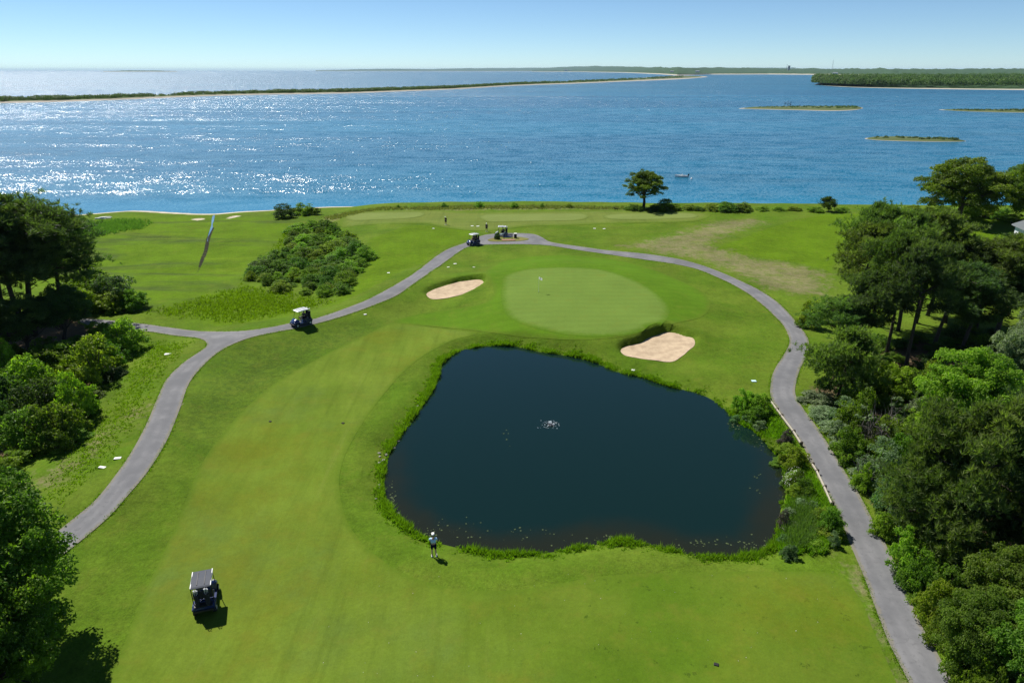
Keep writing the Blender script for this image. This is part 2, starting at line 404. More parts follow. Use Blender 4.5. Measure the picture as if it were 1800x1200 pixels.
def make_sea():
    m, t, o = nodes('sea_water'); g = nd(t, 'NewGeometry'); p = g.outputs['Position']
    sep = nd(t, 'SeparateXYZ'); t.links.new(p, sep.inputs[0])
    wind = noise(t, posn(t, (.0022, .0085, 1), .10), 1.0, 6, .6, .8)       # wind lanes
    lane = noise(t, posn(t, (.005, .03, 1), -.05), 1.0, 5, .6, .6)
    deep = mixc(t, ramp(t, wind, .35, .68), (.002, .082, .155), (.003, .122, .208))
    deep = mixc(t, mth(t, 'MULTIPLY', ramp(t, lane, .50, .70), .6), deep, (.002, .068, .110))
    calm = ramp(t, sep.outputs[1], 190, 168)                                 # sheltered water along the beach
    col = mixc(t, mth(t, 'MULTIPLY', calm, .75), deep, (.010, .15, .24))
    def facets(scale, k):
        n = nd(t, 'TexNoise'); n.inputs['Scale'].default_value = 1; n.inputs['Detail'].default_value = 1; n.inputs['Roughness'].default_value = .5
        t.links.new(posn(t, scale, .3), n.inputs['Vector'])
        v = nd(t, 'VectorMath'); v.operation = 'SUBTRACT'; t.links.new(n.outputs['Color'], v.inputs[0]); v.inputs[1].default_value = (.5, .5, .5)
        s = nd(t, 'VectorMath'); s.operation = 'MULTIPLY'; t.links.new(v.outputs[0], s.inputs[0]); s.inputs[1].default_value = (k, k, 0)
        return s.outputs[0]
    ad = nd(t, 'VectorMath'); ad.operation = 'ADD'; t.links.new(facets((1.7, 2.8, 1), 1.62), ad.inputs[0]); t.links.new(facets((.10, .2, 1), .7), ad.inputs[1])
    amp = mth(t, 'MULTIPLY', mth(t, 'SUBTRACT', 1.0, mth(t, 'MULTIPLY', calm, .85)), mth(t, 'ADD', .72, mth(t, 'MULTIPLY', ramp(t, lane, .60, .40), .50)))
    amp = mth(t, 'MULTIPLY', amp, mth(t, 'ADD', 1.0, mth(t, 'MULTIPLY', ramp(t, sep.outputs[1], 260, 1000), .95)))   # opener water is rougher
    sc = nd(t, 'VectorMath'); sc.operation = 'SCALE'; t.links.new(ad.outputs[0], sc.inputs[0]); t.links.new(amp, sc.inputs['Scale'])
    a2 = nd(t, 'VectorMath'); a2.operation = 'ADD'; t.links.new(sc.outputs[0], a2.inputs[0]); a2.inputs[1].default_value = (0, 0, 1)
    nm = nd(t, 'VectorMath'); nm.operation = 'NORMALIZE'; t.links.new(a2.outputs[0], nm.inputs[0])
    far = ramp(t, sep.outputs[1], 500, 1600)
    b = finish(t, o, col, mth(t, 'ADD', .23, mth(t, 'MULTIPLY', far, .14)), 1.0, nm.outputs[0]); b.inputs['IOR'].default_value = 1.43
    return m

def make_creek():
    m, t, o = nodes('creek_water'); p = posn(t)
    finish(t, o, mixc(t, noise(t, p, .4, 3), (.06, .12, .16), (.11, .19, .24)), .12, .6, bump(t, noise(t, p, 3, 3), .4, .02)); return m

def make_pond():
    m, t, o = nodes('pond_water'); p = posn(t)
    sh = attr(t, 'shallow'); n = noise(t, p, .5, 4, .6)
    k = ramp(t, mth(t, 'ADD', sh, mth(t, 'MULTIPLY', mth(t, 'SUBTRACT', n, .5), .5)), .25, 1.0)
    col = mixc(t, k, (.003, .013, .011), (.011, .013, .006))
    w1 = noise(t, posn(t, (2.2, 3.2, 1), .2), 1.0, 3)
    finish(t, o, col, .06, .5, bump(t, w1, .35, .012)).inputs['IOR'].default_value = 1.33
    return m

def make_leaf(name, dark, light, trans=.52, gloss=.15, hue=.02):
    m, t, o = nodes(name)
    ti = attr(t, 'tint'); oi = nd(t, 'ObjectInfo')
    col = mixc(t, ti, dark, light)
    hs = nd(t, 'HueSaturation'); t.links.new(col, hs.inputs['Color'])
    hv = mth(t, 'ADD', .5 - hue, mth(t, 'MULTIPLY', oi.outputs['Random'], 2 * hue)); t.links.new(hv, hs.inputs['Hue'])
    vv = mth(t, 'ADD', .85, mth(t, 'MULTIPLY', oi.outputs['Random'], .3)); t.links.new(vv, hs.inputs['Value'])
    c = hs.outputs[0]
    b = nd(t, 'BsdfPrincipled'); t.links.new(c, b.inputs['Base Color']); b.inputs['Roughness'].default_value = .5
    b.inputs['Specular IOR Level'].default_value = gloss
    tr = nd(t, 'BsdfTranslucent'); br = mixc(t, 1.0, c, (1.50, 1.85, .5), 'MULTIPLY'); t.links.new(br, tr.inputs[0])
    mx = nd(t, 'MixShader'); mx.inputs[0].default_value = trans
    t.links.new(b.outputs[0], mx.inputs[1]); t.links.new(tr.outputs[0], mx.inputs[2]); t.links.new(mx.outputs[0], o.inputs[0])
    return m

def make_bark(name, a, b):
    m, t, o = nodes(name); tc = nd(t, 'TexCoord')
    mp = nd(t, 'Mapping'); t.links.new(tc.outputs['Object'], mp.inputs[0]); mp.inputs['Scale'].default_value = (6, 6, 1.5)
    n = noise(t, mp.outputs[0], 2, 5, .7)
    finish(t, o, mixc(t, n, a, b), .95, .1, bump(t, n, .8, .05)); return m

make_ground_mat(); make_asphalt(); make_sand(); make_sea(); make_creek(); make_pond()
turf('fairway_turf', C_FAIR, C_FAIR2, R(-14), 2.4, .16, (.100, .118, .008), srot2=R(40), edge=tuple((a + b) / 2 for a, b in zip(C_ROUGH, C_ROUGH2)), ew=.6)
turf('fringe_turf', C_FRINGE, tuple(c * 1.12 for c in C_FRINGE), R(80), 2.0, .16, edge=tuple((a + b) / 2 for a, b in zip(C_ROUGH, C_ROUGH2)), ew=.9)
turf('green_turf', C_GREEN, tuple(c * 1.06 for c in C_GREEN), R(88), 1.6, .10, srot2=R(4), edge=C_FRINGE, ew=1.2)
turf('tee_turf', (.125, .165, .040), (.135, .172, .045), R(86), 1.5, .10, edge=(.098, .136, .024), ew=1.2)
turf('mown_turf', (.098, .136, .024), (.112, .145, .028), R(84), 3.0, .16, edge=tuple((a + b) / 2 for a, b in zip(C_ROUGH, C_ROUGH2)), ew=2.5)
turf('isle_turf', (.115, .15, .03), (.18, .13, .06), None, 1, .2)
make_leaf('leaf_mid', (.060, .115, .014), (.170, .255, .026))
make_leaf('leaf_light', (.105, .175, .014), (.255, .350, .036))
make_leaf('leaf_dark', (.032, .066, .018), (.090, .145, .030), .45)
make_leaf('leaf_silver', (.100, .148, .070), (.230, .300, .155), .42, .3)
make_leaf('leaf_blue', (.060, .120, .050), (.145, .235, .085), .45, .2)
make_leaf('leaf_olive', (.055, .110, .014), (.150, .240, .032))
make_leaf('leaf_purple', (.070, .058, .052), (.120, .105, .080), .2, .3)
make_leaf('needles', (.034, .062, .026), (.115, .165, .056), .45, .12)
make_leaf('needles_light', (.050, .090, .026), (.165, .225, .060), .46, .12)
make_leaf('blossom', (.55, .55, .50), (.80, .80, .74), .25, .3, 0)
make_leaf('reed_leaf', (.090, .150, .008), (.170, .255, .016), .45, .1)
make_leaf('reed_blue', (.065, .120, .030), (.120, .190, .045), .42, .1)
make_leaf('dry_reed', (.120, .135, .045), (.200, .190, .095), .40, .1)
make_leaf('far_leaf', (.040, .082, .018), (.095, .155, .036), .3, .1)
make_bark('bark', (.035, .028, .022), (.10, .08, .065))
make_bark('bark_pale', (.10, .09, .08), (.22, .20, .18))
make_bark('timber', (.30, .27, .21), (.48, .44, .36))
simple('post_wood', (.045, .035, .028), .9)
simple('navy_paint', (.010, .022, .085), .25, .6, .1)
simple('grey_paint', (.16, .20, .20), .35, .5, .1)
simple('roof_grey', (.060, .066, .082), .6, .12, .15)
simple('roof_pale', (.50, .52, .53), .4, .5, .05)
simple('black_plastic', (.012, .012, .014), .5, .4, .2)
simple('tyre_rubber', (.015, .015, .015), .9, .2, .2)
simple('rim_metal', (.45, .46, .48), .35, .6, .1)
simple('seat_vinyl', (.05, .05, .055), .55, .3, .1)
simple('bag_fabric', (.018, .02, .03), .8, .2, .2)
simple('club_steel', (.6, .6, .62), .25, .6, .05)
simple('white_paint', (.78, .78, .76), .5, .3, .05)
simple('pale_slab', (.70, .70, .66), .7, .3, .08)
simple('teal_lid', (.42, .60, .60), .5, .3, .08)
simple('dark_lid', (.02, .02, .022), .8, .2, .2)
simple('skin_tone', (.45, .27, .19), .55, .3, .05)
simple('shirt_blue', (.42, .60, .82), .85, .1, .1)
simple('shirt_dark', (.012, .012, .016), .9, .1, .2)
simple('shirt_navy', (.015, .025, .06), .9, .1, .2)
simple('shorts_navy', (.008, .009, .022), .9, .1, .2)
simple('shoe_white', (.65, .65, .62), .7, .2, .1)
simple('cap_white', (.80, .80, .78), .8, .1, .04)
simple('hair_dark', (.03, .02, .015), .7, .3, .2)
simple('brick', (.36, .19, .15), .9, .15, .2, 6)
simple('stone', (.24, .23, .20), .9, .15, .25, 4)
simple('roof_shingle', (.20, .21, .23), .9, .1, .2, 5)
simple('house_wall', (.55, .57, .60), .7, .2, .05)
simple('window_glass', (.03, .05, .07), .08, .6, .05)
simple('hull_white', (.75, .75, .73), .4, .4, .05)
simple('buoy_white', (.8, .8, .8), .4, .4, .05)
simple('lily_leaf', (.055, .075, .03), .8, .15, .4, 3)
simple('tower_metal', (.20, .22, .26), .8, .2, .1)
simple('flag_cloth', (.80, .80, .78), .8, .1, .04)
simple('foam', (.75, .80, .82), .4, .4, .1)
simple('fleck', (.50, .49, .40), .8, .2, .2)

def make_far_mat(name, wood, sandc):
    m, t, o = nodes(name); p = posn(t)
    sa = attr(t, 'sand'); n = noise(t, p, .02, 4, .6)
    col = mixc(t, noise(t, p, .012, 5, .7), wood, tuple(c * 1.7 for c in wood))
    col = mixc(t, ramp(t, mth(t, 'ADD', sa, mth(t, 'MULTIPLY', mth(t, 'SUBTRACT', n, .5), .6)), .4, .6), col, sandc)
    finish(t, o, col, .95, .1); return m
make_far_mat('far_land', (.026, .052, .020), (.36, .33, .27))
make_far_mat('spit_land', (.060, .078, .030), (.30, .275, .23))

# ------------------------------------------------------------------ mesh helpers
def link(o, parent=None):
    COL.objects.link(o)
    if parent is not None: o.parent = parent
    return o

def np_mesh(name, V, F, mat=None, attrs=None, smooth_=False, fattrs=None):
    me = bpy.data.meshes.new(name); V = np.asarray(V, np.float32); F = np.asarray(F, np.int32)
    k = F.shape[1]
    me.vertices.add(len(V)); me.vertices.foreach_set('co', V.ravel())
    me.loops.add(F.size); me.loops.foreach_set('vertex_index', F.ravel())
    me.polygons.add(len(F)); me.polygons.foreach_set('loop_start', np.arange(0, F.size, k, dtype=np.int32))
    me.polygons.foreach_set('use_smooth', np.full(len(F), smooth_, bool))
    for a, v in (attrs or {}).items():
        me.attributes.new(a, 'FLOAT', 'POINT').data.foreach_set('value', np.asarray(v, np.float32))
    for a, v in (fattrs or {}).items():
        me.attributes.new(a, 'FLOAT', 'FACE').data.foreach_set('value', np.asarray(v, np.float32))
    me.update(calc_edges=True); me.validate()
    if mat: me.materials.append(MATS[mat])
    return me

def tag(o, label, cat, group=None):
    o['label'] = label; o['category'] = cat
    if group: o['group'] = group
    return o

def struct(o): o['kind'] = 'structure'; return o
def stuff(o, label=None, cat=None):
    o['kind'] = 'stuff'
    if label: tag(o, label, cat)
    return o

def empty(name, loc, rz=0, label=None, cat=None, group=None):
    o = bpy.data.objects.new(name, None); o.empty_display_size = .2; COL.objects.link(o)
    o.location = loc; o.rotation_euler = (0, 0, rz)
    if label: tag(o, label, cat, group)
    return o

class MB:
    """collects shapes, links them as one mesh object"""
    def __init__(s): s.bm = bmesh.new()
    def box(s, c, size, rot=None, bevel=0):
        r = bmesh.ops.create_cube(s.bm, size=1); M = Matrix.Translation(c) @ (rot.to_4x4() if rot else Matrix()) @ Matrix.Diagonal((*size, 1))
        bmesh.ops.transform(s.bm, matrix=M, verts=r['verts'])
        if bevel:
            es = list({e for v in r['verts'] for e in v.link_edges})
            bmesh.ops.bevel(s.bm, geom=es, offset=bevel, segments=2, affect='EDGES', profile=.5)
        return s
    def tube(s, pts, rads, n=6, caps=True):
        pts = [Vector(p) for p in pts]; rings = []
        for i, p in enumerate(pts):
            d = (pts[min(i + 1, len(pts) - 1)] - pts[max(i - 1, 0)]).normalized()
            u = d.cross(Vector((0, 0, 1)) if abs(d.z) < .95 else Vector((1, 0, 0))).normalized(); v = d.cross(u)
            r = rads[i] if hasattr(rads, '__len__') else rads
            rings.append([s.bm.verts.new(p + (u * math.cos(a) + v * math.sin(a)) * r) for a in [2 * math.pi * k / n for k in range(n)]])
        for a, b in zip(rings, rings[1:]):
            for k in range(n): s.bm.faces.new((a[k], a[(k + 1) % n], b[(k + 1) % n], b[k]))
        if caps:
            s.bm.faces.new(rings[0][::-1]); s.bm.faces.new(rings[-1])
        return s
    def ball(s, c, r, sub=2):
        q = bmesh.ops.create_icosphere(s.bm, subdivisions=sub, radius=1)
        rr = r if hasattr(r, '__len__') else (r, r, r)
        bmesh.ops.transform(s.bm, matrix=Matrix.Translation(c) @ Matrix.Diagonal((*rr, 1)), verts=q['verts']); return s
    def prism(s, prof, x0, x1):
        """profile in (y,z), extruded along x"""
        a = [s.bm.verts.new((x0, y, z)) for y, z in prof]; b = [s.bm.verts.new((x1, y, z)) for y, z in prof]; n = len(prof)
        s.bm.faces.new(a[::-1]); s.bm.faces.new(b)
        for k in range(n): s.bm.faces.new((a[k], a[(k + 1) % n], b[(k + 1) % n], b[k]))
        return s
    def mesh(s, name, mat, smooth_=False):
        bmesh.ops.recalc_face_normals(s.bm, faces=s.bm.faces)
        me = bpy.data.meshes.new(name); s.bm.to_mesh(me); s.bm.free()
        me.materials.append(MATS[mat])
        for p in me.polygons: p.use_smooth = smooth_
        return me
    def build(s, name, mat, parent=None, smooth_=False):
        return link(bpy.data.objects.new(name, s.mesh(name, mat, smooth_)), parent)

def sheet(name, px, mat, step, lift, sm=5, wpts=None, attrs=None, flat=None, kind=True, zfun=None):
    """region traced in the photograph, draped on the terrain"""
    q = None if px is None else smooth(px, sm) if sm else np.array(px, float)
    if wpts is not None: B = wpts
    elif flat is not None: B = np.array([at_z(x, y, flat) for x, y in q])
    else: B = ground_pts(q)
    b2 = B[:, :2]; lo, hi = b2.min(0), b2.max(0)
    gx, gy = np.meshgrid(np.arange(lo[0] + step * .5, hi[0], step), np.arange(lo[1] + step * .5, hi[1], step))
    gp = np.stack([gx.ravel(), gy.ravel()], 1)
    gp = gp[inside(gp, b2)]; gp = gp[seg_dist(gp, b2) > step * .45]
    allp = np.vstack([b2, gp]); n = len(b2)
    r = delaunay_2d_cdt([Vector(p) for p in allp], [], [list(range(n))], 1, 1e-5)
    v2 = np.array([tuple(v) for v in r[0]]); F = [f if len(f) == 3 else f[:3] for f in r[2]]
    z = np.full(len(v2), flat, float) if flat is not None else height(v2[:, 0], v2[:, 1]) + lift
    if zfun is not None: z = zfun(v2)
    V = np.column_stack([v2, z]); F = np.array(F)
    # faces up
    a, b_, c = V[F[:, 0]], V[F[:, 1]], V[F[:, 2]]
    dn = np.cross(b_ - a, c - a)[:, 2] < 0; F[dn] = F[dn][:, ::-1]
    at_ = {k: f(v2) for k, f in (attrs or {}).items()}; at_['edge'] = seg_dist(v2, b2)
    me = np_mesh(name, V, F, mat, at_, True)
    o = link(bpy.data.objects.new(name, me))
    return struct(o) if kind else o

# ------------------------------------------------------------------ the ground
def axis(*parts):
    out_ = []
    for a, b, s in parts: out_ += list(np.arange(a, b, s))
    return np.array(out_ + [parts[-1][1]])
GX = axis((-900, -170, 30), (-170, -62, 1.6), (-62, 62, .32), (62, 140, 1.6), (140, 900, 30))
GY = axis((-300, 10, 25), (10, 125, .32), (125, 200, .8), (200, 320, 20))
XX, YY = np.meshgrid(GX, GY); PX_ = np.stack([XX.ravel(), YY.ravel()], 1)
ZZ = height(PX_[:, 0], PX_[:, 1])
nx, ny = len(GX), len(GY)
idx = np.arange(nx * ny).reshape(ny, nx)
FF = np.stack([idx[:-1, :-1], idx[:-1, 1:], idx[1:, 1:], idx[1:, :-1]], -1).reshape(-1, 4)

def mask(pxs, soft, z=0.0):
    m = np.zeros(len(PX_))
    for p in pxs: m = np.maximum(m, sst(soft, -soft, sdf(PX_, poly_z(p, z))))
    return m
MARSH = [(60,395),(130,381),(240,372),(370,378),(480,374),(520,380),(515,400),(500,425),(455,460),(420,490),(430,510),(490,535),(520,556),(430,580),(330,574),(240,560),(150,560),(60,540),(0,480),(-60,440)]
MEAD = [[(650,420),(720,395),(830,405),(835,418),(780,435),(740,465),(690,490),(640,520),(590,545),(560,550),(600,520),(640,480)],
        [(1250,440),(1330,408),(1380,392),(1440,378),(1520,376),(1500,410),(1480,440),(1460,478),(1400,462),(1320,452)],
        [(430,535),(500,530),(540,548),(500,566),(420,575),(360,570)],
        [(1600,380),(1800,380),(1800,420),(1650,440),(1560,420)]]
DRY = [[(1085,432),(1180,412),(1260,388),(1325,383),(1350,392),(1290,410),(1250,430),(1330,455),(1400,463),(1460,482),(1460,520),(1405,520),(1345,508),(1300,486),(1230,458),(1150,445)],
       [(20,845),(90,825),(150,785),(215,750),(270,725),(280,740),(230,775),(170,815),(120,850),(50,880)],
       [(640,368),(840,362),(1050,366),(1120,369),(1000,369),(830,371),(700,369)],
       [(560,372),(600,366),(640,367),(600,376),(575,384)],
       [(1490,985),(1505,985),(1600,1200),(1640,1300),(1570,1300),(1530,1120),(1500,1050)]]
SOIL = [[(1415,690),(1440,680),(1480,650),(1600,600),(1750,610),(1900,640),(1950,760),(1780,780),(1560,740),(1470,720)],
        [(1460,700),(1800,660),(2000,1300),(1720,1260),(1640,1080),(1560,930),(1490,780)],
        [(-150,600),(60,560),(160,560),(200,640),(150,700),(60,790),(-150,880)]]
SLOPE_SHADE = [[(330,690),(360,645),(420,615),(520,600),(660,565),(700,562),(640,592),(540,640),(450,700),(390,750),(350,800),(320,760)]]  # slope turned away from the sun, darkened by colour
ditch = poly_z(smooth([(374,400),(366,420),(362,440),(356,455),(351,470),(346,482)], 3, False), -1.3)
ditch2 = poly_z([(300,424),(362,417)], -1.3)
dd = np.minimum(seg_dist(PX_, ditch, False), seg_dist(PX_, ditch2, False) + .35)
path_d = sdf(PX_, path0)
Ld = land_dist(PX_)
sandm = sst(3.2, 1.6, Ld) * 1.0
lobes = [[(335,385),(350,380),(362,384),(345,387)], [(392,384),(410,377),(425,378),(400,384)]]
sandm = np.maximum(sandm, mask(lobes, 1.2, -1.5))
gm = np_mesh('ground', np.column_stack([PX_, ZZ]), FF, 'ground', {
    'marsh': mask([MARSH], 4, -1.0), 'meadow': mask(MEAD, 3), 'dry': mask(DRY, 4.0), 'soil': mask(SOIL, 2.5),
    'slopeshade': mask(SLOPE_SHADE, 3), 'mud': sst(.65, .05, dd + .5 * sst(118, 96, PX_[:, 1])), 'sand': sandm,
    'verge': sst(.38, .0, path_d) * (path_d > -1.5)}, True)
struct(link(bpy.data.objects.new('ground', gm)))

# sea: one sheet to the horizon
sx = np.array([-60000, -8000, -2000, -600, 0, 600, 2000, 8000, 60000.]); sy = np.array([100, 300, 600, 1500, 5000, 15000, 70000.])
a, b = np.meshgrid(sx, sy); i2 = np.arange(a.size).reshape(a.shape)
sm_ = np_mesh('sea', np.column_stack([a.ravel(), b.ravel(), np.full(a.size, SEA)]),
              np.stack([i2[:-1, :-1], i2[:-1, 1:], i2[1:, 1:], i2[1:, :-1]], -1).reshape(-1, 4), 'sea_water')
struct(link(bpy.data.objects.new('sea', sm_)))

# mown areas, sand, water and the path
sheet('fairway', FAIR_PX, 'fairway_turf', .7, .014)
sheet('green_fringe', FRINGE_PX, 'fringe_turf', .5, .026)
sheet('putting_green', GREEN_PX, 'green_turf', .5, .040)
sheet('tee_surround', TEEMOW_PX, 'mown_turf', 1.5, .03, 4)
for tpx in TEES_PX: sheet('tee_box', tpx, 'tee_turf', 1.2, .06, 4)
for b, y0, z0, sl_ in bunk0:
    sheet('sand_bunker', None, 'bunker_sand', .35, 0, 0, wpts=np.column_stack([b, np.zeros(len(b))]),
          zfun=lambda v, b=b, y0=y0, z0=z0, sl_=sl_: z0 + sl_ * (v[:, 1] - y0) + .012 - .10 * sst(0, 1.8, seg_dist(v, b)) + .025 * np.sin(v[:, 0] * 2.1) * np.sin(v[:, 1] * 1.7))
def pond_shallow(v):
    d = -seg_dist(v, pond0)
    near = sst(58, 38, v[:, 1])
    return sst(-5, 0, d) * (.25 + .75 * near)
ppx = smooth(POND_PX, 4)
rs = np.random.RandomState(3)
pc = ppx.mean(0); ppx = pc + (ppx - pc) * 1.012
sheet('pond', ppx, 'pond_water', 1.0, 0, 0, attrs={'shallow': pond_shallow}, flat=POND)
up = smooth(PATH_UP, 4, False); lo_ = smooth(PATH_LO, 4, False)
sheet('cart_path', np.vstack([up, lo_]), 'asphalt', .4, .04, 0)
sheet('path_island', ISLE_PX, 'isle_turf', .8, .085, 4)
sheet('creek', [(373.5,380.5),(377.5,378.5),(376,388),(373.8,394),(374,400),(370.5,408),(368.5,412),(366,417),(365.3,424),(364.5,424),(366.5,413),(369,404),(371.5,396),(372,388)], 'creek_water', 1.5, .05, 3)

# ------------------------------------------------------------------ vegetation
def unit(v): return v / (np.linalg.norm(v, axis=-1, keepdims=True) + 1e-9)

def leaves(rng, C, N, size, tint, aspect=.6):
    """rhombic leaves at C facing N"""
    n = len(C); a = unit(np.cross(N, rng.normal(size=(n, 3)))); b = np.cross(N, a)
    L = size * rng.uniform(.7, 1.3, n)[:, None]; fold = N * L * .12
    V = np.stack([C - a * L * .5 + fold, C + b * L * aspect * .5 - fold, C + a * L * .5 + fold, C - b * L * aspect * .5 - fold], 1).reshape(-1, 3)
    return V, np.arange(4 * n).reshape(n, 4), tint

def clump_cloud(rng, clumps, per, size, sub=7, up=.55, low=.25):
    """clumps: (x,y,z,r); leaves sit on the shells of small sub-clumps on each clump's surface"""
    C, N, T = [], [], []
    for (x, y, z, r) in clumps:
        base = rng.uniform(.15, .75)
        for _ in range(sub):
            d = unit(rng.normal(size=3)); d[2] = abs(d[2]) * .9 - low * .6; d = unit(d)
            c = np.array([x, y, z]) + d * r * rng.uniform(.45, .85) * np.array([1, 1, .8]); rr = r * rng.uniform(.30, .52)
            n = max(6, int(per * rr * rr)); dirs = unit(rng.normal(size=(n, 3)))
            dirs[:, 2] = np.where(dirs[:, 2] < -low, -dirs[:, 2], dirs[:, 2])
            p = c + dirs * rr * rng.uniform(.55, 1.08, n)[:, None] * np.array([1.05, 1.05, .8])
            C.append(p); N.append(unit(dirs * .8 + np.array([0, 0, up]) + rng.normal(size=(n, 3)) * .55))
            T.append(np.clip(base + rng.normal(0, .10) + rng.normal(0, .17, n), 0, 1))
    return leaves(rng, np.vstack(C), np.vstack(N), size, np.concatenate(T))

def needle_cloud(rng, tufts, nper=13, length=.42, width=.026):
    """tufts: (x,y,z,tint); needles spray up and outwards"""
    T = np.array(tufts); n = len(T); c = np.repeat(T[:, :3], nper, 0); m = len(c)
    ax = unit(np.column_stack([rng.normal(0, .55, n), rng.normal(0, .55, n), np.full(n, .75)]))
    d = unit(np.repeat(ax, nper, 0) + rng.normal(0, .62, (m, 3)))
    s = unit(np.cross(d, rng.normal(size=(m, 3)))) * width * rng.uniform(.8, 1.4, m)[:, None]
    L = length * rng.uniform(.7, 1.25, m)[:, None]
    V = np.stack([c - s * .6, c + d * L * .5 - s, c + d * L, c + d * L * .5 + s], 1).reshape(-1, 3)
    t = np.clip(np.repeat(T[:, 3], nper) + rng.normal(0, .13, m), 0, 1)
    return V, np.arange(4 * m).reshape(m, 4), t

def crooked(rng, p0, p1, n=4, amt=.06):
    p0, p1 = np.array(p0, float), np.array(p1, float); L = np.linalg.norm(p1 - p0)
    return [p0 + (p1 - p0) * k / n + (rng.normal(0, amt * L, 3) * (0 < k < n)) for k in range(n + 1)]

PROTO = {}
def reg(name, trunk_mb, leafdata, leafmat, bark):
    PROTO[name] = (trunk_mb.mesh('trunk', bark, True), np_mesh('crown', leafdata[0], leafdata[1], leafmat, None, False, {'tint': leafdata[2]}))

def proto_tree(name, seed, h=9.0, rad=4.5, clear=.28, nclump=34, per=300, size=.22, bark='bark', mat='leaf_mid', squash=1.0):
    rng = np.random.RandomState(seed); mb = MB(); top = h * .72
    tr = crooked(rng, (0, 0, -.3), (rng.normal(0, .25), rng.normal(0, .25), top), 5, .025)
    mb.tube(tr, [h * .035, h * .030, h * .025, h * .019, h * .012, h * .006], 7)
    cl = []; zc = h * (clear + (1 - clear) * .46); rz = h * (1 - clear) * .5 * squash
    for i in range(nclump):
        g = 2.399963 * i; u = 1 - 1.75 * (i + .5) / nclump
        s = math.sqrt(max(0, 1 - u * u)); j = rng.uniform(.66, .98)
        wob = 1 + .18 * math.sin(3 * g + seed) + .10 * rng.normal()
        r = rad * rng.uniform(.22, .34)
        c = (math.cos(g) * s * (rad - r * .8) * j * wob, math.sin(g) * s * (rad - r * .8) * j * wob, zc + u * (rz - r * .4) * j)
        cl.append((*c, r))
        k = rng.uniform(.3, .95); b0 = np.array(tr[min(5, 1 + int(k * 4))])
        mb.tube(crooked(rng, b0, c, 3, .07), [h * .010, h * .008, h * .005, h * .002], 5, False)
    for _ in range(nclump // 4):
        cl.append((rng.normal(0, rad * .25), rng.normal(0, rad * .25), zc + rng.uniform(-.2, .5) * rz, rad * .3))
    reg(name, mb, clump_cloud(rng, cl, per, size), mat, bark)

def proto_shrub(name, seed, h=2.4, rad=1.6, nclump=15, per=520, size=.145, mat='leaf_mid', bark='bark'):
    rng = np.random.RandomState(seed); mb = MB(); cl = []
    for i in range(nclump):
        g = 2.399963 * i + rng.normal(0, .3); q = math.sqrt((i + .5) / nclump) * rng.uniform(.75, 1.1); r = rad * rng.uniform(.26, .42)
        zt = h * (1 - .62 * q * q) * rng.uniform(.72, 1.05) - r
        c = (math.cos(g) * q * (rad - r * .6), math.sin(g) * q * (rad - r * .6), max(r * .55, zt))
        cl.append((*c, r))
        cl.append((c[0] * 1.08, c[1] * 1.08, max(.15, c[2] * .38), r * 1.1))
        mb.tube(crooked(rng, (rng.normal(0, .12), rng.normal(0, .12), -.15), c, 3, .06), [.045, .035, .022, .008], 5, False)
    reg(name, mb, clump_cloud(rng, cl, per, size, 6, .5, .35), mat, bark)

def proto_pine(name, seed, h=13.0, rad=3.2, clear=.42, lean=.06, nbr=30, mat='needles', dens=1.0, tlen=.46, low_stubs=True):
    rng = np.random.RandomState(seed); mb = MB(); lv = rng.normal(0, lean * h, 2)
    def axis_pt(k): return np.array([lv[0] * k ** 1.3 + .12 * math.sin(5 * k + seed), lv[1] * k ** 1.3 + .12 * math.cos(4 * k), k * h * .96 - .3 * (k == 0)])
    ks = np.linspace(0, 1, 9); mb.tube([axis_pt(k) for k in ks], [h * .017 * (1 - k) ** .8 + .03 for k in ks], 7)
    tufts = []
    for i in range(nbr):
        k = clear + (1 - clear) * ((i + rng.uniform(.2, .8)) / nbr) ** .85; p = axis_pt(k); a = 2.4 * i + rng.normal(0, .4)
        f = (k - clear) / (1 - clear); L = rad * (.55 + .75 * math.sin(math.pi * min(1, .18 + f * .82)) ** .8) * rng.uniform(.65, 1.12) * (1.0 if f < .85 else .6)
        e = p + np.array([math.cos(a) * L, math.sin(a) * L, L * rng.uniform(.02, .34)]); br = crooked(rng, p, e, 4, .05)
        mb.tube(br, [h * .0065, h * .0052, h * .004, h * .0028, h * .0012], 5, False)
        bt = rng.uniform(.15, .65)
        npl = rng.randint(3, 6)
        for _ in range(npl):                       # foliage pads along the outer limb
            s = rng.uniform(.42, 1.05); c = p + (e - p) * s + rng.normal(0, .12 * L, 3) * np.array([1, 1, .4]) ; rr = rng.uniform(.55, .95) * (.5 + .13 * L)
            n = int(rng.uniform(18, 28) * dens); d = rng.normal(size=(n, 3)) * np.array([.55, .55, .26]) * rr * 1.35
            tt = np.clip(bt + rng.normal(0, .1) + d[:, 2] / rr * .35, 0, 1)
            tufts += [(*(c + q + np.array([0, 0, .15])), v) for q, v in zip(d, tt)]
    if low_stubs:
        for i in range(7):
            k = rng.uniform(.2, clear); p = axis_pt(k); a = rng.uniform(0, 6.28); L = rng.uniform(.5, 1.6)
            mb.tube(crooked(rng, p, p + np.array([math.cos(a) * L, math.sin(a) * L, rng.uniform(-.2, .5) * L]), 3, .08), [.04, .03, .02, .008], 4, False)
    reg(name, mb, needle_cloud(rng, tufts, 17, tlen), mat, 'bark')

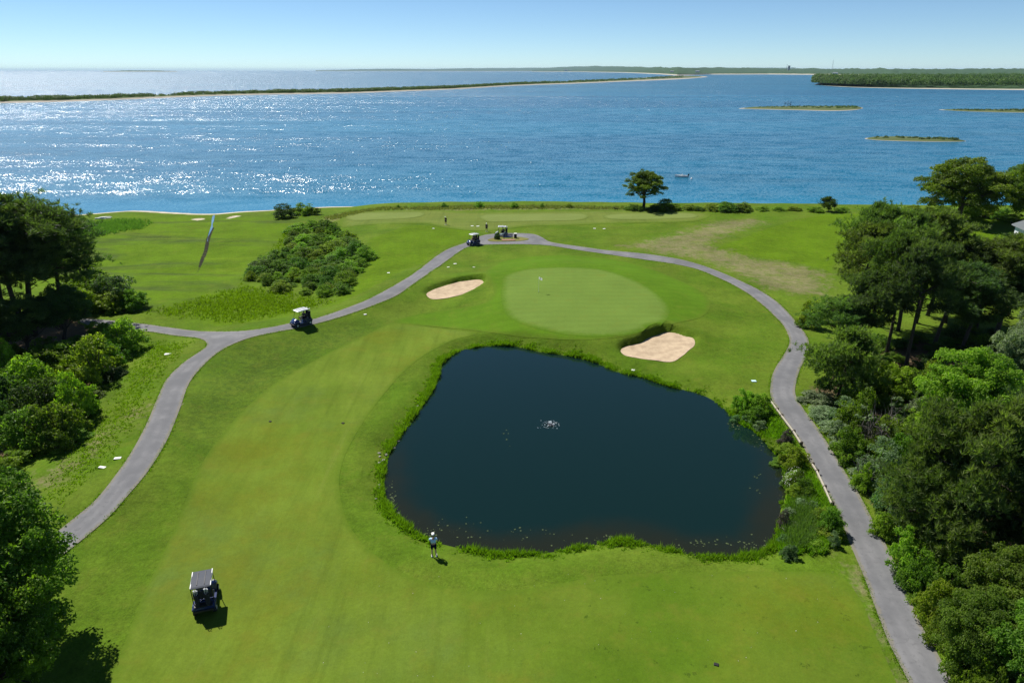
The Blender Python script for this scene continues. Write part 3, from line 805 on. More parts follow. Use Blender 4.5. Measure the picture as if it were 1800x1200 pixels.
def proto_twig(name, seed, h=2.2, rad=1.5):
    """half bare grey shrub"""
    rng = np.random.RandomState(seed); mb = MB(); cl = []
    for i in range(26):
        a = rng.uniform(0, 6.28); q = rng.uniform(.3, 1); e = np.array([math.cos(a) * rad * q, math.sin(a) * rad * q, h * rng.uniform(.6, 1) * (1.1 - .4 * q)])
        br = crooked(rng, (rng.normal(0, .1), rng.normal(0, .1), -.1), e, 4, .05); mb.tube(br, [.04, .03, .022, .014, .006], 4, False)
        for _ in range(5):
            s = br[rng.randint(2, 4)]; mb.tube(crooked(rng, s, s + unit(rng.normal(size=3) + [0, 0, .6]) * .6, 2, .1), [.014, .01, .004], 3, False)
        if rng.rand() < .5: cl.append((*(e * .95), .28))
    reg(name, mb, clump_cloud(rng, cl, 150, .14, 4), 'leaf_silver', 'bark_pale')

proto_tree('tree_a', 1); proto_tree('tree_b', 7, 9, 4.8, .2, 34); proto_tree('tree_c', 12, 9.5, 5.2, .22, 42, 320, .21, squash=1.05)
proto_tree('tree_near', 21, 9.5, 4.8, .02, 58, 520, .18)
proto_tree('tree_lone', 33, 9, 4.3, .14, 38, 300, .22)
proto_tree('tree_low', 37, 9.5, 5.0, .04, 46, 300, .22)
for i in range(6): proto_shrub('shrub_%d' % i, 50 + i, 2.4, 1.6 + .1 * (i % 3), 12 + i)
proto_shrub('shrub_fine', 70, 2.4, 1.7, 15, 700, .11)
for i in range(4): proto_pine('pine_%d' % i, 80 + i, 13, 2.9 + .3 * (i % 2), [.44, .52, .4, .48][i], .05)
proto_pine('pine_dense', 90, 13, 3.4, .30, .03, 46, 'needles', 1.1)
proto_pine('pine_wide', 91, 12.5, 3.9, .55, .04, 30)
proto_pine('pine_bushy', 95, 10, 3.6, .08, .03, 46, 'needles_light', 1.15, .44, False)
proto_pine('pine_small', 97, 5, 2.2, .15, .12, 22, 'needles_light', .8, .36, False)
proto_twig('twig_shrub', 99)
BASE_H = {'tree_a': 9, 'tree_b': 9, 'tree_c': 9.5, 'tree_near': 9.5, 'tree_lone': 9, 'tree_low': 9.5, 'shrub_fine': 2.4, 'pine_wide': 12.5, 'pine_dense': 13, 'pine_bushy': 10, 'pine_small': 5, 'twig_shrub': 2.2}
BASE_W = {'tree_a': 9, 'tree_b': 9.6, 'tree_c': 10.4, 'tree_near': 9.6, 'tree_lone': 8.6, 'tree_low': 10, 'shrub_fine': 3.4, 'pine_wide': 8.2, 'pine_dense': 7.6, 'pine_bushy': 8.0, 'pine_small': 4.6, 'twig_shrub': 3.0}
for i in range(6): BASE_H['shrub_%d' % i] = 2.4; BASE_W['shrub_%d' % i] = 3.2 + .2 * (i % 3)
for i in range(4): BASE_H['pine_%d' % i] = 13; BASE_W['pine_%d' % i] = 6.6

VR = random.Random(5)
TREE_AT = []
TONE = {'leaf_mid': 'mid green', 'leaf_light': 'yellow green', 'leaf_dark': 'dark green', 'leaf_silver': 'silvery', 'leaf_blue': 'bluish green', 'leaf_olive': 'olive green'}
SIZE = lambda w: 'small' if w < 2.6 else 'broad' if w > 3.6 else 'medium'
ORD = ['first', 'second', 'third', 'fourth', 'fifth', 'sixth', 'seventh', 'eighth', 'ninth', 'tenth', 'eleventh', 'twelfth', 'thirteenth', 'fourteenth', 'fifteenth', 'sixteenth', 'seventeenth', 'eighteenth', 'nineteenth', 'twentieth']
def plant_at(proto, loc, hgt, wid, name, label, cat, mat=None, group=None, rz=None):
    if group and name == 'shrub' and label.startswith('*'): label = '%s %s %s' % (SIZE(wid), TONE.get(mat, 'green'), label[1:])
    sz = hgt / BASE_H[proto]; sw = wid / BASE_W[proto]
    e = empty(name, loc, VR.uniform(0, 6.28) if rz is None else rz, label, cat, group)
    e.scale = (sw, sw, sz)
    tm, cm = PROTO[proto]
    t = link(bpy.data.objects.new('trunk' if 'shrub' not in name else 'stems', tm), e)
    c = link(bpy.data.objects.new('crown' if 'shrub' not in name else 'foliage', cm), e)
    if mat:
        c.material_slots[0].link = 'OBJECT'; c.material_slots[0].material = MATS[mat]
    TREE_AT.append((loc[0], loc[1], wid / 2))
    return e

def veg(proto, x, yb, yt, wpx, name, label, cat, mat=None, group=None, rz=None):
    """pixel of the foot, of the top and the width give place and true size"""
    p = G(x, yb); d = ray(x, yt); zt = CAM_H + d[2] / d[1] * (p.y + .0)
    axial = (p.y * CP + (CAM_H - p.z) * SP)
    return plant_at(proto, p, max(.5, zt - p.z), wpx / FPX * axial, name, label, cat, mat, group, rz)

def S(): return 'shrub_%d' % VR.randrange(6)

# pines of the right-hand grove
GPOS = iter(['left of centre at the back', 'in the middle of the back row', 'right of the lowest bare trunk', 'at the back above the middle gap', 'behind the fresh green broadleaf', 'right of centre in the middle row', 'in the middle row near the house', 'at the back next to the house', 'at the right frame edge', 'just beyond the right frame edge', 'low at the left front', 'lowest at the left front by the path bend', 'at the back beneath the large shore tree'])
GR = 'pines of the grove right of the cart path'
for (x, yb, yt, wp, pr, lab) in [
    (1532, 572, 362, 120, 'pine_wide', 'tall umbrella-crowned pine at the left back of the right grove, above its neighbours'),
    (1488, 588, 392, 105, 'pine_0', 'dark pine at the left edge of the right grove nearest the dry field'),
    (1558, 626, 405, 95, 'pine_1', 'pine with a bare leaning trunk at the front of the right grove'),
    (1592, 652, 425, 105, 'pine_3', 'pine with the lowest bare trunk at the front of the right grove'),
    (1577, 580, 372, 105, 'pine_2', None), (1612, 568, 372, 115, 'pine_0', None), (1642, 612, 440, 110, 'pine_1', None),
    (1660, 566, 398, 125, 'pine_3', None), (1692, 618, 468, 112, 'pine_2', None), (1716, 578, 412, 125, 'pine_1', None),
    (1752, 596, 402, 135, 'pine_0', None), (1772, 556, 398, 120, 'pine_3', None), (1802, 600, 432, 140, 'pine_2', None),
    (1850, 570, 420, 130, 'pine_1', None), (1502, 640, 480, 95, 'pine_2', None), (1466, 636, 520, 90, 'pine_3', None), (1630, 555, 385, 110, 'pine_2', None)]:
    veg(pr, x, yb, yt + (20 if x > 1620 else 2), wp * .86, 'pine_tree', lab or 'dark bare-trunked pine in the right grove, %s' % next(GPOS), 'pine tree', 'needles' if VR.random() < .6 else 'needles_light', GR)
veg('pine_small', 1468, 706, 588, 92, 'pine_tree', 'small leaning pine overhanging the right edge of the cart path bend', 'pine tree', 'needles_light')
veg('pine_bushy', 1690, 1000, 725, 190, 'pine_tree', 'big bushy pine at the lower right above the broadleaf trees', 'pine tree', 'needles_light')
veg('pine_bushy', 1790, 950, 680, 190, 'pine_tree', 'bushy dark pine at the right frame edge behind the big bushy one', 'pine tree', 'needles')
veg('pine_bushy', 1625, 960, 790, 130, 'pine_tree', 'shorter bushy pine beside the shrubs along the right path', 'pine tree', 'needles_light')
# broadleaf trees of the right-hand wood
veg('tree_low', 1690, 790, 600, 170, 'broadleaf_tree', 'fresh green broadleaf tree in front of the right pine grove', 'tree', 'leaf_light')
veg('tree_a', 1765, 735, 560, 120, 'broadleaf_tree', 'silvery green tree just right of the fresh green broadleaf', 'tree', 'leaf_silver')
veg('tree_c', 1812, 715, 505, 130, 'broadleaf_tree', 'tall silvery tree at the right frame edge beside the pines', 'tree', 'leaf_silver')
veg('tree_low', 1765, 1150, 945, 190, 'broadleaf_tree', 'olive green broadleaf tree at the lower right corner, the largest there', 'tree', 'leaf_olive')
veg('tree_low', 1705, 1190, 1030, 150, 'broadleaf_tree', 'low olive broadleaf tree nearest the path at the lower right', 'tree', 'leaf_olive')
veg('tree_a', 1800, 1260, 1060, 190, 'broadleaf_tree', 'broadleaf tree cut off by the lower right corner of the picture', 'tree', 'leaf_mid')
veg('tree_b', 1830, 1060, 890, 140, 'broadleaf_tree', 'olive broadleaf tree at the right frame edge above the corner trees', 'tree', 'leaf_olive')
# shrubs between the path and the wood
for (x, yb, yt, wp, mt, lab) in [
    (1530, 690, 622, 70, 'leaf_mid', None), (1572, 696, 632, 76, 'leaf_light', None), (1612, 700, 640, 70, 'leaf_mid', None), (1645, 690, 625, 70, 'leaf_light', None),
    (1505, 765, 668, 88, 'leaf_mid', None), (1482, 748, 692, 62, 'leaf_silver', None), (1492, 806, 738, 66, 'leaf_mid', None),
    (1545, 850, 762, 92, 'leaf_silver', None), (1585, 840, 740, 96, 'leaf_olive', None), (1605, 800, 700, 105, 'leaf_light', None),
    (1516, 860, 806, 46, 'leaf_light', None), (1566, 912, 815, 84, 'leaf_blue', None), (1596, 935, 845, 84, 'leaf_silver', None), (1548, 940, 890, 48, 'leaf_light', None),
    (1584, 1000, 915, 76, 'leaf_light', None), (1612, 1040, 960, 74, 'leaf_mid', None), (1640, 1090, 1000, 76, 'leaf_light', None), (1664, 1140, 1050, 78, 'leaf_mid', None),
    (1690, 1190, 1095, 82, 'leaf_light', None), (1715, 1245, 1130, 90, 'leaf_mid', None), (1648, 1020, 930, 90, 'leaf_mid', None), (1560, 800, 720, 80, 'leaf_mid', None),
    (1640, 830, 740, 90, 'leaf_mid', None), (1625, 770, 690, 80, 'leaf_olive', None), (1660, 1065, 985, 80, 'leaf_olive', None), (1422, 575, 520, 46, 'leaf_light', 'bright shrub at the outer edge of the path bend beside the grove')]:
    veg(S() if mt != 'leaf_silver' else 'shrub_fine', x, yb, yt, wp, 'shrub', lab or '*leafy shrub %s between path and wood' % ('below the grove' if yb < 720 else 'level with the guard rail' if yb < 900 else 'below the guard rail'), 'shrub', mt, 'shrubs between the right path and the wood')
veg('twig_shrub', 1537, 785, 690, 95, 'shrub', 'half bare grey twiggy shrub in the belt right of the path', 'shrub')
veg('twig_shrub', 1525, 850, 790, 70, 'shrub', 'low grey twiggy shrub close to the right path edge', 'shrub', 'leaf_olive')

# undergrowth that closes the gaps
def undergrowth(px, gap, hh, ww, mats, seed, label, group, z=.2):
    rs = np.random.RandomState(seed); poly = poly_z(px, z); lo, hi = poly.min(0), poly.max(0); got = []
    Q = rs.uniform(lo, hi, (4000, 2)); Q = Q[inside(Q, poly)]; Q = Q[sdf(Q, path0) > 1.0]
    for q in Q:
        if any((q[0] - g[0]) ** 2 + (q[1] - g[1]) ** 2 < gap ** 2 for g in got): continue
        got.append(q); plant_at(S(), (q[0], q[1], hz(*q)), rs.uniform(*hh), rs.uniform(*ww), 'shrub', label, 'shrub', rs.choice(mats), group)
undergrowth([(1430,700),(1500,690),(1640,690),(1800,720),(1800,850),(1650,900),(1560,900),(1495,800)], 2.5, (1.0, 2.2), (2.6, 4.0), ['leaf_mid', 'leaf_light', 'leaf_silver', 'leaf_olive'], 31, '*low shrub filling the belt right of the path below the grove', 'low shrubs below the right grove')
undergrowth([(1520,880),(1640,880),(1720,1000),(1800,1120),(1860,1290),(1720,1280),(1640,1110),(1570,960)], 1.9, (.8, 1.7), (2.0, 3.0), ['leaf_mid', 'leaf_light', 'leaf_light', 'leaf_silver'], 32, '*low leafy shrub in the dense edge of the lower right wood', 'low shrubs at the edge of the lower right wood')

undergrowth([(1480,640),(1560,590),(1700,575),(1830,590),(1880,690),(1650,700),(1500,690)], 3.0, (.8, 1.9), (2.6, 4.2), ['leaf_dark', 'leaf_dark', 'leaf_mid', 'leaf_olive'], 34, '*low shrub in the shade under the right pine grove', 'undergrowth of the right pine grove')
undergrowth([(1290,728),(1345,722),(1385,778),(1425,850),(1455,900),(1474,955),(1440,980),(1385,975),(1378,930),(1392,880),(1390,830),(1365,780),(1325,748)], 1.5, (.5, 1.3), (1.2, 2.4), ['leaf_mid', 'leaf_light', 'leaf_light', 'leaf_silver', 'leaf_blue'], 35, '*low bush on the right pond bank below the rail', 'low bushes on the right pond bank')

# left-hand wood
GL = 'pines at the left edge'
for (x, yb, yt, wp, pr, lab) in [
    (14, 600, 345, 165, 'pine_0', 'tallest dark pine at the left frame edge against the glittering bay'),
    (64, 588, 366, 155, 'pine_1', 'dark pine second from the left frame edge'), (112, 566, 385, 120, 'pine_0', 'dark pine on the right of the left pine group, overhanging the marsh'),
    (-50, 610, 350, 150, 'pine_dense', 'dark pine mostly cut off by the left frame edge'), (36, 556, 380, 130, 'pine_2', 'pine half hidden behind the tallest left pine')]:
    veg(pr, x, yb, yt, wp, 'pine_tree', lab, 'pine tree', 'needles', GL)
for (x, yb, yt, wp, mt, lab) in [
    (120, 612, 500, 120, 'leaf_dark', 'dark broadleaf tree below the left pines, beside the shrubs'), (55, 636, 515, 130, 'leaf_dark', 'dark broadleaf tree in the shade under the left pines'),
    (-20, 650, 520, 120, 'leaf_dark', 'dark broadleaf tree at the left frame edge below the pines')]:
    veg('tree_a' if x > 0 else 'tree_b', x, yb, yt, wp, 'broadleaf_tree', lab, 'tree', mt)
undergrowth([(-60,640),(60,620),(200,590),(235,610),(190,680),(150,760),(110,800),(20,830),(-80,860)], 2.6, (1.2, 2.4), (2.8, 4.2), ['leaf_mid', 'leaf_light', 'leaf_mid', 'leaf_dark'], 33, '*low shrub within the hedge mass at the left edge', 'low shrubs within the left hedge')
veg('tree_low', 20, 1270, 1020, 250, 'broadleaf_tree', 'lower leafy crown at the very bottom left below the large tree', 'tree', 'leaf_mid')
veg('tree_near', -10, 1180, 832, 365, 'broadleaf_tree', 'large green broadleaf tree filling the lower left corner', 'tree', 'leaf_mid')
for (x, yb, yt, wp, mt) in [
    (160, 530, 455, 92, 'leaf_mid'), (207, 536, 468, 88, 'leaf_blue'), (238, 542, 502, 58, 'leaf_mid'), (192, 545, 505, 72, 'leaf_light'), (150, 548, 498, 64, 'leaf_light')]:
    veg(S(), x, yb, yt, wp, 'shrub', '*rounded shrub in the clump between the left pines and the marsh', 'shrub', mt, 'shrubs between the left pines and the marsh')
for (x, yb, yt, wp, mt) in [
    (222, 616, 550, 82, 'leaf_light'), (166, 668, 572, 108, 'leaf_light'), (118, 650, 585, 92, 'leaf_mid'), (92, 660, 600, 84, 'leaf_mid'), (52, 690, 612, 100, 'leaf_light'),
    (8, 668, 578, 66, 'leaf_light'), (72, 742, 650, 100, 'leaf_dark'), (140, 738, 640, 82, 'leaf_light'), (104, 776, 690, 104, 'leaf_mid'), (48, 786, 700, 112, 'leaf_mid'),
    (104, 790, 742, 66, 'leaf_mid'), (30, 815, 784, 62, 'leaf_light'), (-4, 768, 680, 86, 'leaf_dark'), (8, 728, 640, 92, 'leaf_dark'), (30, 720, 650, 80, 'leaf_mid'),
    (180, 600, 556, 60, 'leaf_light'), (-30, 820, 760, 80, 'leaf_mid'), (200, 640, 590, 60, 'leaf_mid'), (110, 715, 660, 70, 'leaf_dark')]:
    veg(S(), x, yb, yt, wp, 'shrub', '*leafy shrub in the %s of the left hedge' % ('upper end' if yb < 655 else 'middle' if yb < 745 else 'lower end'), 'shrub', mt, 'hedge shrubs left of the cart path')

# thicket between the marsh and the path
THICK = [(432,494),(446,474),(490,446),(506,420),(520,398),(550,388),(572,394),(602,410),(632,430),(644,455),(632,480),(616,503),(602,524),(562,533),(530,526),(496,516),(470,503)]
tw = poly_z(THICK, -.4); rs = np.random.RandomState(11); got = []
lo, hi = tw.min(0), tw.max(0)
Q = rs.uniform(lo, hi, (6000, 2)); Q = Q[inside(Q, tw)]
for q in Q:
    if all((q[0] - g[0]) ** 2 + (q[1] - g[1]) ** 2 > (1.7 + 1.3 * (0.5 + 0.5 * math.sin(q[0] * .9) * math.cos(q[1] * .7))) ** 2 for g in got): got.append(q)
for q in got:
    wd = rs.choice([2.2, 3.0, 3.8, 5.2]) * rs.uniform(.9, 1.15); mt = rs.choice(['leaf_light', 'leaf_light', 'leaf_light', 'leaf_mid', 'leaf_mid', 'leaf_olive'])
    plant_at(S() if rs.rand() < .7 else 'shrub_fine', (q[0], q[1], hz(*q)), (.35 + .42 * wd) * rs.uniform(.75, 1.2), wd, 'shrub', '*leafy shrub in the %s of the thicket beside the marsh' % ('far end' if q[1] > 121 else 'middle' if q[1] > 103 else 'near end'), 'shrub', mt, 'shrubs of the thicket by the marsh')
veg('shrub_fine', 497, 383, 355, 46, 'shrub', 'dark bluish shrub on the shore left of the thicket top', 'shrub', 'leaf_dark')
veg('shrub_2', 537, 377, 352, 42, 'shrub', 'fresh green shrub on the shore right of the dark bluish one', 'shrub', 'leaf_light')
for x, wp in ((517, 22), (556, 24)):
    veg('shrub_1', x, 377, 361, wp, 'shrub', 'low green shrub beside the two larger shrubs above the beach', 'shrub', 'leaf_mid', 'low shrubs above the beach')

# along the shore
for i_, (x, yb, yt, wp, mt) in enumerate([(700, 366, 359, 9, 'leaf_mid'), (781, 365, 355, 16, 'leaf_olive'), (842, 365, 352, 22, 'leaf_light'), (904, 365.5, 353, 18, 'leaf_light'), (953, 365, 355, 10, 'leaf_mid'), (1001, 365, 356, 13, 'leaf_light')]):
    veg(S(), x, yb, yt, wp, 'shrub', ORD[i_] + ' small shrub from the left on the shore bank behind the tees', 'shrub', mt, 'small shrubs behind the tees')
for i_, (x, yb, yt, wp, mt) in enumerate(sorted([(1115, 370, 356, 36, 'leaf_mid'), (1150, 371, 358, 30, 'leaf_dark'), (1168, 370, 346, 44, 'leaf_mid'), (1188, 370, 357, 26, 'leaf_light'),
                            (1210, 369, 357, 30, 'leaf_light'), (1250, 370, 355, 36, 'leaf_light'), (1278, 371, 351, 42, 'leaf_mid'), (1304, 371, 353, 40, 'leaf_mid'), (1340, 370, 360, 28, 'leaf_light'),
                            (1368, 370, 361, 26, 'leaf_light'), (1396, 370, 361, 28, 'leaf_light'), (1430, 372, 360, 34, 'leaf_light'), (1480, 372, 361, 30, 'leaf_light'), (1228, 370, 361, 24, 'leaf_olive')])):
    veg(S(), x, yb, yt, wp, 'shrub', ORD[i_] + ' shrub from the left on the bank from the lone tree rightwards', 'shrub', mt, 'shrubs along the right shore bank')
veg('pine_small', 1456, 372, 348, 20, 'cedar_tree', 'small dark conical evergreen on the shore bank at right', 'tree', 'leaf_dark')
veg('tree_lone', 1131, 366, 294, 78, 'broadleaf_tree', 'lone round-crowned tree on the shore beside the moored boat', 'tree', 'leaf_mid')
veg('tree_low', 1680, 392, 266, 156, 'broadleaf_tree', 'large spreading tree on the shore lawn at right', 'tree', 'leaf_mid')
veg('tree_low', 1806, 400, 262, 122, 'broadleaf_tree', 'large tree on the shore lawn cut off by the right frame edge', 'tree', 'leaf_mid')
for i_, (x, yb, yt, wp, mt) in enumerate(sorted([(1604, 374, 356, 34, 'leaf_light'), (1632, 378, 360, 36, 'leaf_mid'), (1700, 381, 348, 52, 'leaf_light'), (1730, 382, 356, 46, 'leaf_light'), (1655, 378, 358, 34, 'leaf_mid'), (1758, 386, 362, 40, 'leaf_mid'), (1780, 392, 370, 40, 'leaf_mid'), (1575, 373, 363, 26, 'leaf_light')])):
    veg(S(), x, yb, yt, wp, 'shrub', ORD[i_] + ' shrub from the left on the bank behind the large shore trees', 'shrub', mt, 'shrubs behind the large shore trees')

# pond bank on the right
for (pr, x, yb, yt, wp, mt, lab) in [
    ('shrub_4', 1306, 724, 676, 46, 'leaf_light', 'left one of the pair of bushes at the pond corner by the rail'), ('shrub_1', 1332, 728, 680, 48, 'leaf_light', 'right one of the pair of bushes at the pond corner by the rail'),
    ('shrub_3', 1326, 742, 706, 40, 'leaf_mid', 'low bush in front of the pair at the pond corner'),
    ('shrub_fine', 1382, 782, 752, 30, 'leaf_purple', 'dull purple brown shrub on the pond bank below the rail'), ('shrub_2', 1396, 820, 774, 56, 'leaf_light', 'yellow green bush on the pond bank beside the rail gap'),
    ('shrub_fine', 1412, 872, 838, 46, 'leaf_mid', 'green shrub next to the white blossoming one'), ('shrub_5', 1458, 934, 884, 54, 'leaf_mid', 'rounded green bush casting its shadow on the right path'),
    ('shrub_fine', 1464, 958, 930, 24, 'leaf_silver', 'small pale shrub at the foot of the rounded bush by the path'), ('shrub_fine', 1374, 928, 892, 26, 'leaf_purple', 'brownish low shrub at the waterline of the right pond bank')]:
    veg(pr, x, yb, yt, wp, 'shrub', lab, 'shrub', mt)
e = veg('shrub_fine', 1398, 858, 822, 44, 'shrub', 'shrub with white blossom on the right pond bank', 'shrub', 'leaf_mid')
rng = np.random.RandomState(4); d = unit(rng.normal(size=(260, 3)) + [-.5, 0, .2]); d[:, 2] = np.abs(d[:, 2]); d[:, 0] -= .25
bl = leaves(rng, d * np.array([1.5, 1.5, 1.7]) * rng.uniform(.75, 1.12, (260, 1)) + [0, 0, .35], unit(d + [0, 0, .6]), .11, rng.uniform(0, 1, 260), .9)
link(bpy.data.objects.new('blossom', np_mesh('blossom', bl[0], bl[1], 'blossom', None, False, {'tint': bl[2]})), e)

# ------------------------------------------------------------------ grasses (uncountable)
def tuft_mesh(name, pts, hgt, mat, seed, nb=6, wid=.035, spread=.35):
    rng = np.random.RandomState(seed); pts = np.asarray(pts, float); n = len(pts); c = np.repeat(pts, nb, 0); m = len(c)
    hh = np.repeat(np.broadcast_to(hgt, n) * rng.uniform(.6, 1.25, n), nb)[:, None]
    c = c + np.column_stack([rng.normal(0, .07, (m, 2)), np.zeros(m)])
    d = np.column_stack([rng.normal(0, spread, (m, 2)), np.ones(m)]); s = unit(np.cross(d, rng.normal(size=(m, 3)))) * wid
    V = np.stack([c - s, c + s, c + d * hh + rng.normal(0, .03, (m, 3))], 1).reshape(-1, 3)
    tt = np.clip(np.repeat(rng.uniform(.1, .9, n), nb) + rng.normal(0, .15, m), 0, 1)
    return stuff(link(bpy.data.objects.new(name, np_mesh(name, V, np.arange(3 * m).reshape(m, 3), mat, None, False, {'tint': tt}))))

rng = np.random.RandomState(8)
def along(poly, n, off, closed=True):
    seg = np.roll(poly, -1, 0) - poly; L = np.linalg.norm(seg, axis=1); cum = np.cumsum(L); t = rng.uniform(0, cum[-1], n); i = np.searchsorted(cum, t)
    f = 1 - (cum[i] - t) / L[i]; p = poly[i] + seg[i] * f[:, None]; nr = np.column_stack([seg[i][:, 1], -seg[i][:, 0]]) / L[i][:, None]
    return p + nr * off[:, None]
sgn = 1.0 if sdf((pond0[0] + np.array([[0, .5]])), pond0)[0] > 0 else -1.0
area = (pond0[:, 0] * np.roll(pond0[:, 1], -1) - np.roll(pond0[:, 0], -1) * pond0[:, 1]).sum()
outw = 1.0 if area > 0 else -1.0
n = 9000; off = np.abs(rng.normal(.05, .42, n)) - .15
bp = along(pond0, n, off * outw); ph = .12 + .20 * np.exp(-(off / .4) ** 2)
clumpy = np.sin(bp[:, 0] * 1.9) * np.sin(bp[:, 1] * 1.7 + 1) + np.sin(bp[:, 0] * .8 + 2) * .6
keep = rng.uniform(-1.0, 1.5, n) < clumpy + .25; bp, ph, clumpy = bp[keep], ph[keep], clumpy[keep]
ph *= 1 + .7 * np.clip(clumpy, -.7, 1)
tuft_mesh('bank_grass', np.column_stack([bp, np.maximum(height(bp[:, 0], bp[:, 1]), POND - .1)]), ph, 'reed_leaf', 1, 7, .04)
def fill(px, n, z=0.0, feather=2.5):
    poly = poly_z(px, z); lo, hi = poly.min(0), poly.max(0); q = rng.uniform(lo, hi, (n, 2)); q = q[inside(q, poly)]; q = q[seg_dist(q, poly) > rng.uniform(0, 1, len(q)) ** 1.5 * feather]
    return np.column_stack([q, height(q[:, 0], q[:, 1])])
q = fill(feather=.3, z=-.3, n=9000, px=[(1280,735),(1350,715),(1400,790),(1440,860),(1470,905),(1478,960),(1440,985),(1375,985),(1362,950),(1378,900),(1388,850),(1370,790),(1330,755)])
tuft_mesh('bank_reeds', q, .42, 'reed_leaf', 2, 7, .045)
q = fill([(1375,960),(1372,915),(1395,880),(1430,880),(1440,930),(1420,975)], 3500)
tuft_mesh('blue_reeds', q, .75, 'reed_blue', 3, 7, .04)
q = np.vstack([fill(p, 12000, -.8, 8) for p in ([(240,560),(420,585),(540,560),(600,545),(520,520),(430,505),(330,540)], [(420,520),(440,480),(500,430),(520,400),(505,395),(470,440),(420,490)])])
tuft_mesh('marsh_grass', q, .32, 'reed_leaf', 4, 5, .04)
q = fill([(250,590),(350,600),(300,660),(265,740),(200,830),(110,900),(60,880),(100,800),(170,730),(220,660)], 9000, .3)
q = q[sdf(q[:, :2], path0) > .5]
tuft_mesh('rough_grass', q, .13, 'reed_leaf', 5, 5, .04)
q = fill([(560,372),(620,363.5),(840,361.5),(1110,363),(1110,368),(830,369),(640,369),(580,378)], 9000, 0, 1.5)
tuft_mesh('shore_grass', q, .40, 'dry_reed', 6, 5, .06)
q = fill([(100,412),(150,390),(200,383),(250,382),(275,388),(250,402),(170,418)], 5000, -1.2, 11)
tuft_mesh('marsh_reeds', q, .6, 'reed_blue', 7, 5, .06)

n = 12000; ep = along(path0, n, rng.normal(0, .07, n)); kk = (np.sin(ep[:, 0] * 1.3) + np.sin(ep[:, 1] * 1.1 + 2) + rng.normal(0, .8, n)) > -.4; ep = ep[kk]
ep = ep[(ep[:, 1] > 15)]
tuft_mesh('edge_grass', np.column_stack([ep, height(ep[:, 0], ep[:, 1])]), .07, 'reed_leaf', 9, 5, .03, .5)

# ------------------------------------------------------------------ far shores, islands
def strip(name, near, far, hgt, mat, rows=9, sandw=.16, rough=.0, seed=0, sub=6):
    """low land between two waterlines"""
    rng = np.random.RandomState(seed); a = smooth(near, sub, False); b = smooth(far, sub, False); n = max(len(a), len(b))
    def rs_(p, n): t = np.linspace(0, len(p) - 1, n); return np.column_stack([np.interp(t, range(len(p)), p[:, k]) for k in (0, 1)])
    a, b = rs_(a, n), rs_(b, n); A = np.array([at_z(x, y, SEA)[:2] for x, y in a]); B = np.array([at_z(x, y, SEA)[:2] for x, y in b])
    ks = np.linspace(0, 1, rows); V, sa = [], []
    end = np.minimum(1, np.minimum(np.arange(n), n - 1 - np.arange(n)) / 4.0)
    for k in ks:
        prof = sst(0, .35, np.minimum(k, 1 - k)); P_ = A + (B - A) * k
        z = SEA - .15 + (hgt + .15) * prof * end * (1 + rough * rng.normal(size=n))
        V.append(np.column_stack([P_, z])); sa.append(np.clip(np.full(n, 1.0 if min(k, 1 - k) < sandw else 0.0) + (1 - end), 0, 1))
    V = np.vstack(V); i = np.arange(rows * n).reshape(rows, n)
    F = np.stack([i[:-1, :-1], i[:-1, 1:], i[1:, 1:], i[1:, :-1]], -1).reshape(-1, 4)
    struct(link(bpy.data.objects.new(name, np_mesh(name, V, F, mat, {'sand': np.concatenate(sa)}, True))))
    return A, B

def far_wood(name, pts, r, leaf, per, mat, seed, label, cat, flat=.8):
    """many crowns that read as one mass"""
    rng = np.random.RandomState(seed); pts = np.asarray(pts); n = len(pts); C, N, T = [], [], []
    rr = r * rng.uniform(.6, 1.35, n); d = unit(rng.normal(size=(n, per, 3))); d[:, :, 2] = np.abs(d[:, :, 2]) * 1.1 - .25; d = unit(d)
    s = rng.uniform(.75, 1.05, (n, per, 1)); lump = 1 + .18 * np.sin(d[:, :, :1] * 5 + rng.uniform(0, 6, (n, 1, 1))) * np.cos(d[:, :, 1:2] * 5)
    C = pts[:, None, :] + d * rr[:, None, None] * s * lump * np.array([1, 1, flat]) + np.array([0, 0, 1]) * (rr * .35)[:, None, None]
    N = unit(d + rng.normal(size=d.shape) * .4 + [0, 0, .4]); T = np.clip(rng.uniform(.1, .8, (n, 1)) + rng.normal(0, .15, (n, per)), 0, 1)
    v, f, t = leaves(rng, C.reshape(-1, 3), N.reshape(-1, 3), leaf, T.ravel(), .9)
    return stuff(link(bpy.data.objects.new(name, np_mesh(name, v, f, mat, None, False, {'tint': t}))), label, cat)

def between(A, B, n, k0, k1, seed, z=0, i0=0, i1=1, clump=0.0):
    rng = np.random.RandomState(seed); t = rng.uniform(i0, i1, n * 3)
    if clump: t = t[rng.uniform(0, 1, len(t)) < .5 + .5 * np.sin(t * clump) * np.sin(t * clump * .37 + 1)]
    t = t[:n] * (len(A) - 1); i = t.astype(int).clip(0, len(A) - 2); f = (t - i)[:, None]; k = rng.uniform(k0, k1, len(t))[:, None]
    a = A[i] * (1 - f) + A[i + 1] * f; b = B[i] * (1 - f) + B[i + 1] * f
    return np.column_stack([a + (b - a) * k, np.full(len(t), z)])

